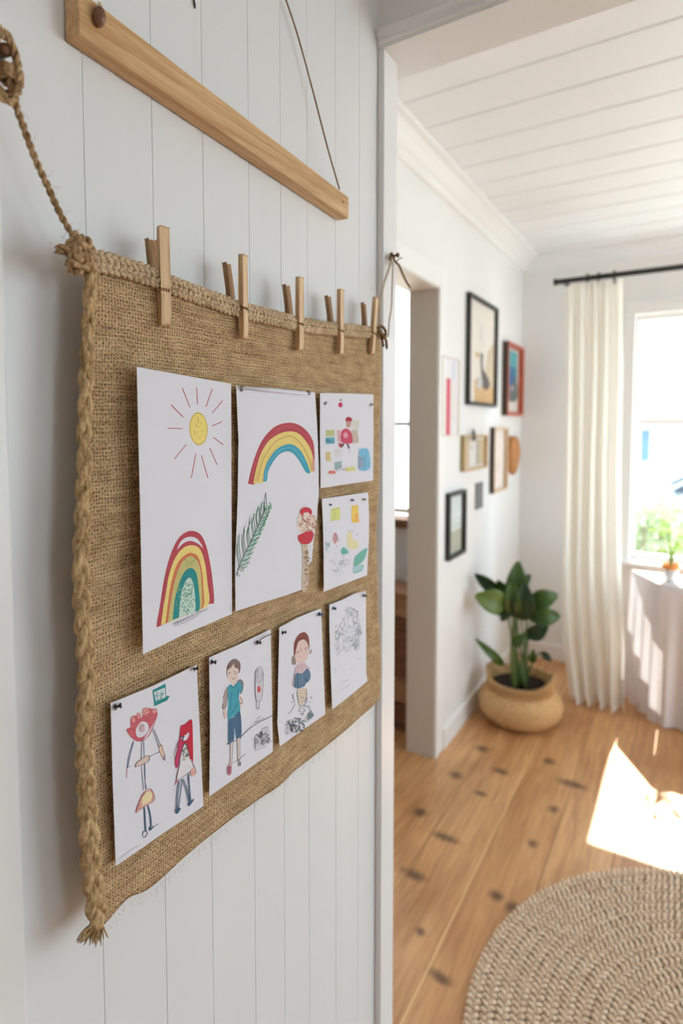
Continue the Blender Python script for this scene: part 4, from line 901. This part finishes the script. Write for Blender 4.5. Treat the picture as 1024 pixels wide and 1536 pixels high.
# orange leaf ornament
m = MB(); ol = [(768, 655), (775, 655), (779, 664), (779.5, 682), (777, 700), (771, 712), (767, 704), (767, 690), (766, 674)]
c = [onX(x, y, XL + .02) for x, y in ol]; cc = sum(c, Vector()) / len(c); n = len(c)
ring = cr(c + [c[0]], 4)[:-1]; n = len(ring)
rr_ = [cc + (p - cc) * .6 + Vector((.014, 0, 0)) for p in ring]; bk = [p - Vector((.019, 0, 0)) for p in ring]
m.add(ring + rr_ + bk + [cc + Vector((.018, 0, 0))], [(i, (i + 1) % n, n + (i + 1) % n, n + i) for i in range(n)] + [(n + i, n + (i + 1) % n, 3 * n) for i in range(n)] + [(i, 2 * n + i, 2 * n + (i + 1) % n, (i + 1) % n) for i in range(n)])
tag(m.build('wall_ornament', mat('amber_leaf', rgb(196, 132, 70), .5, .2, 60, .3, .003), smooth=True), 'amber leaf shaped wall ornament in the corner beside the pale print', 'wall ornament')

# ------------------------------------------------------------------ basket with plant
bc = onZ(779, 1078, 0); bc = Vector((max(bc.x, XL + .215), bc.y, 0))
RB = .2
wick = None
def wicker():
    t = NT('wicker'); co = t.coord(); sp = t.n('ShaderNodeSeparateXYZ'); t.l(co, sp.inputs[0])
    ang = t.math('ARCTAN2', sp.outputs[1], sp.outputs[0]); n = t.noise(co, 18, 3)
    rows = t.math('SINE', t.math('ADD', t.math('MULTIPLY', sp.outputs[2], 2 * math.pi / .011), t.math('MULTIPLY', n, 3)))
    cols = t.math('SINE', t.math('MULTIPLY', ang, 90)); w = t.math('MULTIPLY', rows, cols)
    g = t.noise(t.mapping(co, (1, 1, 3)), 60, 3)
    h = t.math('ADD', t.math('MULTIPLY', w, .3), g)
    t.l(t.mix(t.remap(h, .25, .8), rgb(178, 134, 84), rgb(236, 198, 142)), t.b.inputs['Base Color']); t.b.inputs['Roughness'].default_value = .75
    t.bump(t.math('ADD', rows, t.math('MULTIPLY', w, .6)), .6, .002); return t.m
wk = wicker()
basket = thing('wicker_basket', 'round bellied wicker basket holding the green plant in the corner', 'basket', bc)
def bz(a):  # rim rises at the two ears
    return .04 * max(0, abs(math.cos(a)) ** 6)
nb = 64; prof = [(.05, .002), (.13, .004), (.165, .02), (.19, .05), (.2, .085), (.194, .118), (.175, .145), (.156, .16), (.151, .172), (.154, .19), (.158, .202)]
m = MB(); vs = []
for (r_, z_) in prof + [(.150, .204), (.146, .19), (.143, .17), (.15, .13)]:
    for k in range(nb):
        a = 2 * math.pi * k / nb; t = max(0, (z_ - .15) / .05)
        vs.append((r_ * math.cos(a), r_ * math.sin(a), z_ + bz(a) * min(1.05, t)))
NP = len(prof) + 4
m.add(vs, [(i * nb + k, i * nb + (k + 1) % nb, (i + 1) * nb + (k + 1) % nb, (i + 1) * nb + k) for i in range(NP - 1) for k in range(nb)] + [tuple(reversed(range(nb)))])
m.build('basket_body', wk, basket, smooth=True, local=True)
m = MB()
for k in range(72):
    a = 2 * math.pi * k / 72; z = bz(a)
    m.tube([(r_ * math.cos(a), r_ * math.sin(a), zz + z * t) for r_, zz, t in ((.160, .150, 0), (.156, .168, .4), (.158, .19, .8), (.161, .204, 1), (.154, .210, 1), (.147, .2, 1))], .0042, 5)
m.build('stitched_rim', wk, basket, smooth=True, local=True)
plant = thing('potted_plant', 'green broad leaved plant growing from the wicker basket', 'plant', bc)
m = MB(); m.grid(lambda u, v: (.149 * math.sqrt(u) * math.cos(v * 6.2832), .149 * math.sqrt(u) * math.sin(v * 6.2832), .165 + .006 * math.sin(u * 30) * math.cos(v * 40)), 8, 32)
m.build('soil', mat('soil', rgb(44, 32, 24), .95, .3, 120, 1, .01), plant, smooth=True, local=True)
DP = (bc - EYEP).dot(FV) - .02
def leafmat(k, c1, c2):
    t = NT('leaf_' + k); n = t.noise(t.coord(), 14, 3); t.l(t.mix(n, c1, c2), t.b.inputs['Base Color']); t.b.inputs['Roughness'].default_value = .32
    tr = t.n('ShaderNodeBsdfTranslucent'); tr.inputs[0].default_value = (*[min(1, q * 1.6) for q in c2], 1); mx = t.n('ShaderNodeMixShader'); mx.inputs[0].default_value = .15
    t.l(t.b.outputs[0], mx.inputs[1]); t.l(tr.outputs[0], mx.inputs[2]); t.l(mx.outputs[0], t.out.inputs[0]); return t.m
lf = leafmat('mid', rgb(40, 66, 26), rgb(78, 112, 40)); lf2 = leafmat('light', rgb(84, 108, 50), rgb(118, 144, 70)); lf3 = leafmat('dark', rgb(26, 46, 24), rgb(46, 74, 34))
def leaf(mb, b, t, w, bow=.02, side=None, fold=.18):
    b, t = Vector(b), Vector(t); d = t - b; L = d.length
    tocam = (EYEP - (b + t) / 2).normalized(); sd = side if side is not None else d.cross(tocam).normalized(); nn = sd.cross(d).normalized()
    if nn.dot(tocam) < 0: nn = -nn
    def f(u, v):
        ww = w * math.sin(math.pi * min(1, u * .92 + .04)) ** .75 * (1 - .25 * u); c = (v - .5) * 2
        return b + d * u + sd * (c * ww * .5) + nn * (bow * math.sin(math.pi * u) + abs(c) * ww * fold)
    mb.grid(f, 10, 6)
leaves = [((772, 906), (777, 842), 30, .03, 0, lf), ((757, 898), (712, 861), 19, -.03, .0, lf3), ((760, 892), (745, 870), 14, .0, -.02, lf),
          ((757, 908), (712, 893), 34, .02, .05, lf2), ((772, 905), (737, 918), 28, .01, .0, lf3), ((782, 930), (787, 874), 32, .02, .05, lf3), ((768, 925), (766, 868), 24, .03, .03, lf),
          ((793, 905), (836, 892), 27, .03, .02, lf), ((792, 926), (840, 924), 26, .05, .03, lf), ((797, 930), (806, 908), 26, .02, -.03, lf3), ((793, 957), (822, 938), 22, .02, .02, lf3),
          ((769, 968), (787, 951), 15, .01, .03, lf), ((755, 998), (713, 958), 13, .04, .03, lf), ((798, 994), (800, 974), 11, .01, .02, lf), ((812, 978), (827, 992), 10, .01, .02, lf3), ((775, 880), (796, 862), 18, .02, .0, lf), ((760, 915), (752, 932), 16, .01, .0, lf3), ((790, 960), (797, 940), 14, .0, -.02, lf3)]
groups = {}
for (b, t, w, bow, dz, mm) in leaves:
    B, T = onD(*b, DP - dz), onD(*t, DP - dz - .03); mb = MB(); leaf(mb, B, T, 1.18 * w / F_PX * DP, bow)
    lo = mb.build('leaf', mm, plant, smooth=True, solid=.0012, soff=0)
    st = MB(); base = Vector((bc.x + random.uniform(-.02, .03), bc.y + random.uniform(-.02, .02), .16)); mid = base.lerp(B, .6) + Vector((random.uniform(-.01, .01), 0, .02))
    st.tube(cr([base, mid, B, B.lerp(T, .5)], 5), [.0042] * 5 + [.0032] * 5 + [.0022] * 5 + [.0012], 6); st.build('leaf_stalk', mat('stalk', rgb(92, 118, 66), .5, .1, 40), lo, smooth=True)
m = MB(); s0 = Vector((bc.x - .02, bc.y - .02, .15)); s1 = onD(768, 975, DP + .0); s2 = onD(772, 925, DP)
m.tube(cr([s0, s1, s2], 6), [.013] * 6 + [.010] * 6 + [.006], 10); m.build('stem', mat('plant_stem', rgb(112, 128, 66), .5, .15, 60), plant, smooth=True)

# ------------------------------------------------------------------ curtain
YCU = 3.17
rz = onY(834, 423, YCU).z; rx0 = onY(834, 423, YCU).x; rz2 = onY(1024, 400, YCU).z
rz_ = (rz + rz2) / 2
rod = thing('curtain_rod', 'black metal curtain rod above the window', 'curtain rod', (rx0, YCU, rz_)); blk = mat('rod_black', rgb(34, 32, 32), .4, .1, 50)
RR = .0135
MB().tube([(rx0, YCU, rz_), (1.6, YCU, rz_)], RR, 16).build('rod', blk, rod, smooth=True)
MB().lathe([(.0001, -.012), (.017, -.012), (.018, -.004), (.017, .004), (.0001, .005)], (rx0, YCU, rz_), 16, axis='X').build('finial', blk, rod, smooth=True)
MB().box(1.5, 1.52, YCU, YF, rz_ - .012, rz_ + .012).box(1.48, 1.54, YF - .006, YF, rz_ - .03, rz_ + .03).build('bracket', blk, rod)
MB().box(rx0 + .03, rx0 + .045, YCU, YF, rz_ - .008, rz_ + .008).box(rx0 + .015, rx0 + .06, YF - .006, YF, rz_ - .03, rz_ + .03).build('bracket', blk, rod)
def cloth_m(name, c1, tr, nsc=220):
    t = NT(name); f = t.noise(t.mapping(t.coord(), (1, 1, .6)), nsc, 3); c = t.mix(f, tuple(q * .93 for q in c1), c1)
    d = t.n('ShaderNodeBsdfDiffuse'); t.l(c, d.inputs[0]); tl = t.n('ShaderNodeBsdfTranslucent'); t.l(c, tl.inputs[0])
    mx = t.n('ShaderNodeMixShader'); mx.inputs[0].default_value = tr; t.l(d.outputs[0], mx.inputs[1]); t.l(tl.outputs[0], mx.inputs[2]); t.l(mx.outputs[0], t.out.inputs[0]); return t.m
lx = [(415, 849, 934), (560, 848, 934), (700, 846, 930), (850, 842, 931), (960, 843, 936), (1030, 852, 936), (1070, 861, 936)]
def edge(v):
    z = rz_ - .022 - v * (rz_ - .022 - .012); p = (EYE - z)
    py = proj((-.45, YCU, z))[1]
    for (a, b) in zip(lx, lx[1:]):
        if py <= b[0] or b is lx[-1]:
            t = max(0, min(1, (py - a[0]) / (b[0] - a[0]))); return onY(a[1] + (b[1] - a[1]) * t, py, YCU).x, onY(a[2] + (b[2] - a[2]) * t, py, YCU).x, z
NF = 4.6
def cur(u, v):
    a, b, z = edge(v); ph = 2 * math.pi * NF * (u + .012 * math.sin(v * 5 + u * 9)); amp = .026 + .024 * v
    x = a + (b - a) * u + .006 * math.sin(ph * 2 + 1) * (0.2 + v); y = YCU + amp * math.sin(ph) + .010 * math.sin(ph * .43 + 2 * v)
    if z > rz_ - .10: y = YCU + .020 * math.sin(ph)
    return (x, y, z + (.006 * math.sin(ph) if v > .98 else 0))
curt = thing('curtain', 'long cream curtain gathered at the left of the window', 'curtain', ((edge(1)[0] + edge(1)[1]) / 2, YCU, 0))
m = MB(); m.grid(cur, 180, 60); m.build('curtain_cloth', cloth_m('cream_linen', rgb(248, 244, 236), .5), curt, smooth=True)
for k, px in enumerate((881, 898, 921)):
    p = onY(px, 417, YCU); m = MB(); pts = [(p.x, YCU + .024 * math.cos(a), rz_ - .004 + .024 * math.sin(a)) for a in [i * math.pi / 9 for i in range(19)]]
    m.tube(pts, .0045, 8, cap=False).box(p.x - .006, p.x + .006, YCU - .006, YCU + .004, rz_ - .044, rz_ - .024); m.build('curtain_ring', blk, curt, smooth=False)

# ------------------------------------------------------------------ table below the window under a white cloth
YT = 3.12; tz = onY(1000, 879, YT).z; tx0 = onY(984, 1000, YT).x
TX0, TX1 = tx0 + .012, 1.25
tab = thing('console_table', 'long table hidden under the white cloth below the window', 'table', ((TX0 + TX1) / 2, YT + .15, 0)); tw = wood('table_wood', rgb(150, 116, 82), rgb(186, 150, 110), 'X')
MB().box(TX0 + .03, TX1 - .03, YT + .04, YT + .25, tz - .03, tz - .005).build('tabletop', tw, tab)
MB().box(TX0 + .012, TX1 - .03, YT + .045, YT + .245, .02, tz - .031).build('sun_block', tw, tab)  # unseen solid block added under the cloth to stop sun shining through
for x in (TX0 + .05, TX1 - .09):
    for y in (YT + .07, YT + .2): MB().box(x, x + .03, y, y + .03, 0, tz - .03).build('leg', tw, tab)
def tcl(u, v):
    # v 0..0.3 top, then front drop ; u along x
    x = TX0 + (TX1 - TX0) * u; ph = x * 2 * math.pi / .085
    if v < .25:
        q = v / .25; return (TX0 - .15 * (1 - q) * (1 - u) ** 8 + (TX1 - TX0) * u, YT + .26 - q * .255, tz)
    t = (v - .25) / .75; am = .026 * t + .002; xx = x
    return (xx + .01 * math.sin(ph * .5) * t, YT + .004 - am * (.5 + .5 * math.sin(ph + .6 * math.sin(x * 9))) - .012 * t, tz - t * (tz - .008) )
m = MB(); m.grid(tcl, 260, 28)
def tcs(u, v):
    y = YT + .26 - .255 * u; t = v; f_ = .014 * t * math.sin(y * 82); return (TX0 - .15 * (1 - u) - f_ * .86 - .012 * t, y - f_ * .5 - .02 * t, tz - t * (tz - .008))
m.grid(tcs, 40, 14)
tag(m.build('table_cloth', cloth_m('white_voile', rgb(236, 232, 234), .25, 160), smooth=True), 'white floor length cloth draped over the table below the window', 'tablecloth')
# flower pot on the table
pp = onY(1005, 875, YT + .10); pr_ = 11.5 / F_PX * (pp - EYEP).dot(FV)
ph_ = onY(1005, 845, YT + .10).z - tz
pot = thing('flower_pot', 'small white pot with an orange band holding a light green plant on the table', 'flower pot', (pp.x, YT + .10, tz))
k = pr_; MB().lathe([(k * .66, 0), (k * .7, .002), (k * .98, ph_ * .76), (k * .9, ph_ * .77), (k * .6, ph_ * .6)], n=24).build('pot', mat('pot_white', rgb(236, 234, 234), .3), pot, smooth=True, local=True)
MB().lathe([(k * .97, ph_ * .72), (k * 1.06, ph_ * .75), (k * 1.1, ph_ * .98), (k * 1.0, ph_), (k * .9, ph_ * .9), (k * .88, ph_ * .62)], n=24).build('pot_rim', mat('pot_orange', rgb(238, 148, 50), .35), pot, smooth=True, local=True)
m = MB(); m.lathe([(.0001, ph_ * .9), (k * .95, ph_ * .88)], n=20); m.build('soil', MATS['soil'], pot, local=True)
lg = leafmat('young', rgb(120, 166, 70), rgb(182, 210, 120))
for i in range(26):
    a = random.uniform(0, 6.28); h = random.uniform(.05, .22); rad = random.uniform(.01, .10) * (h / .2) ** .5
    b0 = Vector((pp.x, YT + .10, tz + ph_ * .85)); e = b0 + Vector((math.cos(a) * rad, math.sin(a) * rad * .7, h)); mb = MB()
    leaf(mb, e, e + Vector((math.cos(a) * .045, math.sin(a) * .03, random.uniform(-.01, .04))), .016, .006); mb.tube(cr([b0, b0.lerp(e, .6) + Vector((0, 0, .02)), e], 4), .0013, 4)
    mb.build('sprig', lg, pot, smooth=True)

# ------------------------------------------------------------------ round braided jute rug
rc = Vector((.236, 1.50, 0)); 
def fitrug():
    P_ = [onZ(x, y, .012) for x, y in ((704, 1500), (746, 1380), (816, 1333), (910, 1312), (1024, 1305))]
    best = None
    for i in range(60):
        for j in range(60):
            cx, cy = -.1 + i * .012, 1.1 + j * .012; d = [math.hypot(p.x - cx, p.y - cy) for p in P_]; r = sum(d) / 5; e = sum((q - r) ** 2 for q in d) + max(0, r - .85)
            if best is None or e < best[0]: best = (e, cx, cy, r)
    return best
_, rcx, rcy, RG = fitrug(); print('RUG', rcx, rcy, RG)
rug_root = thing('round_rug', 'round braided natural jute rug on the oak floor', 'rug', (rcx, rcy, 0))
NR = 20; pit = RG / NR
rugm = jute('rug_jute', rgb(200, 168, 138), rgb(246, 228, 204), 160)
m = MB(); m.grid(lambda u, v: ((RG - .006) * u * math.cos(v * 6.28318), (RG - .006) * u * math.sin(v * 6.28318), .0035), 4, 96)
m.build('rug_backing', jute('rug_backing', rgb(92, 66, 46), rgb(130, 98, 70), 200), rug_root, local=True)
m = MB()
for k in range(1, NR + 1):
    r0 = (k - .5) * pit; nst = max(10, int(2 * math.pi * r0 / (pit * .52)))
    # each braid ring: two leaning rows of plump stitches
    for i in range(nst):
        a = 2 * math.pi * i / nst + random.gauss(0, .0006 / max(r0, .05)); sw = 2 * math.pi / nst
        for sg in (-1, 1):
            q = []
            for t, rad, zz in ((0, sg * .46, .004), (.3, sg * .36, .0125), (.62, sg * .18, .0145), (.95, sg * .02, .009)):
                an = a + sw * (t * .8 + (0 if sg > 0 else .5)); R_ = r0 + rad * pit
                q.append((R_ * math.cos(an), R_ * math.sin(an), zz))
            m.tube(q, [pit * .10, pit * .19, pit * .19, pit * .10], 6, cap=False)
m.build('braid_rings', rugm, rug_root, smooth=True, local=True)

# ------------------------------------------------------------------ furniture glimpsed through the inner doorway
dk = wood('drawer_wood', rgb(150, 108, 80), rgb(188, 146, 112), 'X'); dk2 = wood('drawer_dark', rgb(96, 62, 46), rgb(140, 96, 70), 'X')
yd = YS - .20; ztop = onY(602, 893, yd).z
dx1 = XLB - .015
dr = thing('drawer_chest', 'brown wooden chest of drawers glimpsed through the inner doorway', 'chest of drawers', (dx1 - .3, yd + .09, 0))
MB().box(dx1 - .6, dx1, yd, yd + .18, .03, ztop).build('body', dk, dr, bevel=.003)
zz = [onY(602, y, yd - .01).z for y in (925, 1020, 1055, 1095)]
for i, (a, b) in enumerate(((zz[0], ztop - .01), (zz[1] + .01, zz[0] - .01), (zz[2] + .01, zz[1] - .005), (zz[3], zz[2] - .005))):
    d_ = MB().box(dx1 - .58, dx1 - .01, yd - .014, yd, a, b).build('drawer', dk if i % 2 == 0 else dk2, dr, bevel=.002)
    MB().lathe([(.0001, -.022), (.012, -.02), (.008, -.008), (.006, 0)], (dx1 - .3, yd - .014, (a + b) / 2), 14, axis='Y').build('drawer_knob', blk, d_, smooth=True)
MB().box(dx1 - .61, dx1 + .005, yd - .02, yd + .18, ztop, ztop + .018).build('top', dk, dr, bevel=.003)

# ------------------------------------------------------------------ outside
gl = -.5
def outm(n, c, **k): return mat(n, c, .9, .06, 3, **k)
struct(MB().box(-14, 16, YF + .12, 30, gl - .1, gl).box(XR + .1, 16, -12, YF + .12, gl - .1, gl).build('ground', outm('paving', rgb(190, 188, 180))), 'pale ground outside the window', 'ground')
hs = thing('neighbour_house', 'white house with a low reddish tiled roof across the street', 'house', (2.5, 14, gl))
Yh = 13.0; er = onY(1000, 636, Yh).z; hx0 = onY(962, 640, Yh).x
MB().box(hx0, hx0 + 9, Yh, Yh + 5, gl, er).build('house_wall', outm('render_white', rgb(236, 236, 234)), hs)
rt = onY(1024, 565, Yh).z; m = MB()
xa, xb, ya, yb, zr_ = hx0 - .1, hx0 + 9.4, Yh - .4, Yh + 5.4, rt + .25; m.add([(xa, ya, er), (xb, ya, er), (xb, yb, er), (xa, yb, er), (xa, ya, er + .08), (xb, ya, er + .08), (xb, yb, er + .08), (xa, yb, er + .08), (xa + 1.6, Yh + 1.2, zr_), (xb - 1.6, Yh + 1.2, zr_)], [(3, 2, 1, 0), (0, 1, 5, 4), (1, 2, 6, 5), (2, 3, 7, 6), (3, 0, 4, 7), (4, 5, 9, 8), (5, 6, 9), (6, 7, 8, 9), (7, 4, 8)]); m.build('house_roof', outm('roof_tile', rgb(160, 118, 110)), hs)
a, b = onY(961, 636, Yh), onY(973, 692, Yh)
MB().box(a.x, b.x, Yh - .04, Yh, b.z, a.z - .12).build('house_window', outm('shutter_blue', rgb(100, 130, 156)), hs)
MB().box(hx0 + 2.2, hx0 + 3.4, Yh - .04, Yh, b.z, a.z - .12).build('house_window', outm('shutter_blue', rgb(100, 130, 156)), hs)
# parked car
Yc = 9.0; ca, cb = onY(1004, 712, Yc), onY(1004, 760, Yc); cx0 = onY(986, 740, Yc).x
car = thing('parked_car', 'silver car parked outside the window', 'car', (cx0 + 2, Yc, gl))
zb = cb.z; zt = ca.z; zm = (zb + zt) / 2 
body = [(cx0, zb - .35), (cx0 + .02, zb + .05), (cx0 + .35, zm - .02), (cx0 + 3.5, zm - .02), (cx0 + 3.9, zb + .05), (cx0 + 3.95, zb - .35)]
m = MB(); m.extrude([(x, z) for x, z in body], 'Y', Yc, Yc + 1.6)
def exY(mb, pts, y0, y1): return mb.extrude(pts, 'Y', y0, y1)
m.build('car_body', mat('car_silver', rgb(150, 160, 170), .25, .03, 3, metal=.3), car, bevel=.04)
m = MB(); m.extrude([(cx0 + .15, zm - .02), (cx0 + .55, zt), (cx0 + 2.6, zt), (cx0 + 3.3, zm - .02)], 'Y', Yc + .1, Yc + 1.5); m.build('car_windows', mat('car_glass', rgb(46, 62, 76), .1), car, bevel=.03)
for x in (cx0 + .75, cx0 + 3.1):
    m = MB(); rw = .3; m.lathe([(.0001, -.01), (rw * .6, -.01), (rw, .01), (rw, .18), (.0001, .19)], (x, Yc - .02, gl + rw), 24, axis='Y'); wh = m.build('car_wheel', mat('tyre', rgb(36, 36, 38), .8), car, smooth=False)
    MB().lathe([(.0001, -.02), (rw * .55, -.018), (rw * .58, -.008), (.0001, -.004)], (x, Yc - .02, gl + rw), 20, axis='Y').build('hub_cap', mat('hub_silver', rgb(180, 184, 188), .3, metal=.8), wh)
m = MB(); m.box(cx0 + .2, cx0 + 3.8, Yc + .2, Yc + 1.4, gl + .2, zb - .3); m.build('car_underbody', MATS['tyre'], car)
# hedge plants
hg = leafmat('hedge', rgb(112, 128, 92), rgb(150, 162, 128))
for i, (x, y, Yp, sz, lab) in enumerate(((972, 805, 4.7, .20, 'pale green shrub outside at the lower left of the window'), (1002, 800, 5.9, .28, 'taller pale green shrub outside behind the flower pot'), (1034, 820, 6.9, .34, 'leafy green shrub outside at the right edge of the window'))):
    c = onY(x, y, Yp); sh = thing('garden_shrub', lab, 'shrub', (c.x, c.y, gl), 'shrubs outside the window'); m = MB()
    rr = random.Random(i)
    for j in range(420):
        d = Vector((rr.gauss(0, 1), rr.gauss(0, 1), rr.gauss(0, 1))).normalized() * sz * rr.uniform(.3, 1); d.z *= 1.25
        b_ = c + d; tdir = (d.normalized() + Vector((rr.gauss(0, .5), rr.gauss(0, .5), rr.gauss(0, .5)))).normalized() * .08; sd = tdir.cross(Vector((rr.gauss(0, 1), rr.gauss(0, 1), rr.gauss(0, 1)))).normalized() * .018
        m.add([b_, b_ + tdir * .5 + sd, b_ + tdir, b_ + tdir * .5 - sd], [(0, 1, 2, 3)])
    m.build('foliage', hg, sh); m = MB()
    for j in range(7):
        a = j * .9; m.tube([(c.x + .03 * math.cos(a), c.y + .03 * math.sin(a), gl), (c.x + .08 * math.cos(a), c.y + .08 * math.sin(a), (gl + c.z) / 2), (c.x + sz * .6 * math.cos(a), c.y + sz * .6 * math.sin(a), c.z + .1)], [.014, .01, .004], 6)
    m.build('branches', mat('bark', rgb(130, 110, 88), .9), sh)

# ------------------------------------------------------------------ light, camera
w = bpy.data.worlds.new('world'); S.world = w; w.use_nodes = True
bg = w.node_tree.nodes['Background']; bg.inputs[0].default_value = (.745, .875, 1.0, 1); bg.inputs[1].default_value = WORLD
def portal(name, loc, rot, sx, sy):
    l = bpy.data.lights.new(name, 'AREA'); l.shape = 'RECTANGLE'; l.size = sx; l.size_y = sy; l.cycles.is_portal = True
    o = bpy.data.objects.new(name, l); o.location = loc; o.rotation_euler = rot; COL.objects.link(o)
H = math.pi / 2
portal('portal_far', ((WX0 + WX1) / 2, YF + .11, (WZ0 + WZ1) / 2), (-H, 0, 0), WX1 - WX0, WZ1 - WZ0)
portal('portal_side', (XR + .09, 2.325, 1.325), (0, H, 0), 1.85, 1.95)
portal('portal_near', (XR + .09, .125, 1.525), (0, H, 0), 1.15, .85)
portal('portal_inner', (-1.68, YS + .09, 1.6), (-H, 0, 0), 1.24, 1.3)
sl = bpy.data.lights.new('sun', 'SUN'); sl.energy = SUN; sl.angle = .009; sl.color = (1, .97, .92)
so = bpy.data.objects.new('sun', sl); COL.objects.link(so)
sd = Vector((0, -1.0, -1.2)); so.rotation_euler = sd.to_track_quat('-Z', 'Y').to_euler(); so.location = (0, 8, 8)
cam = bpy.data.cameras.new('camera'); co_ = bpy.data.objects.new('camera', cam); COL.objects.link(co_)
cam.sensor_fit = 'VERTICAL'; cam.sensor_height = 36; cam.sensor_width = 24; cam.lens = F_PX / 1536 * 36; cam.shift_y = -(768 - PY0) / 1536
cam.clip_start = .02; co_.location = EYEP
co_.matrix_world = Matrix(((RV.x, UV_.x, -FV.x, 0), (RV.y, UV_.y, -FV.y, 0), (RV.z, UV_.z, -FV.z, EYE), (0, 0, 0, 1)))
cam.dof.use_dof = True; cam.dof.focus_distance = .60; cam.dof.aperture_fstop = 3.6
S.camera = co_
S.view_settings.view_transform = 'Standard'; S.view_settings.look = 'None'; S.view_settings.exposure = EXPO; S.view_settings.gamma = 1; S.view_settings.use_curve_mapping = False
S.cycles.max_bounces = 14; S.cycles.diffuse_bounces = 8; S.cycles.transmission_bounces = 8; S.cycles.transparent_max_bounces = 12
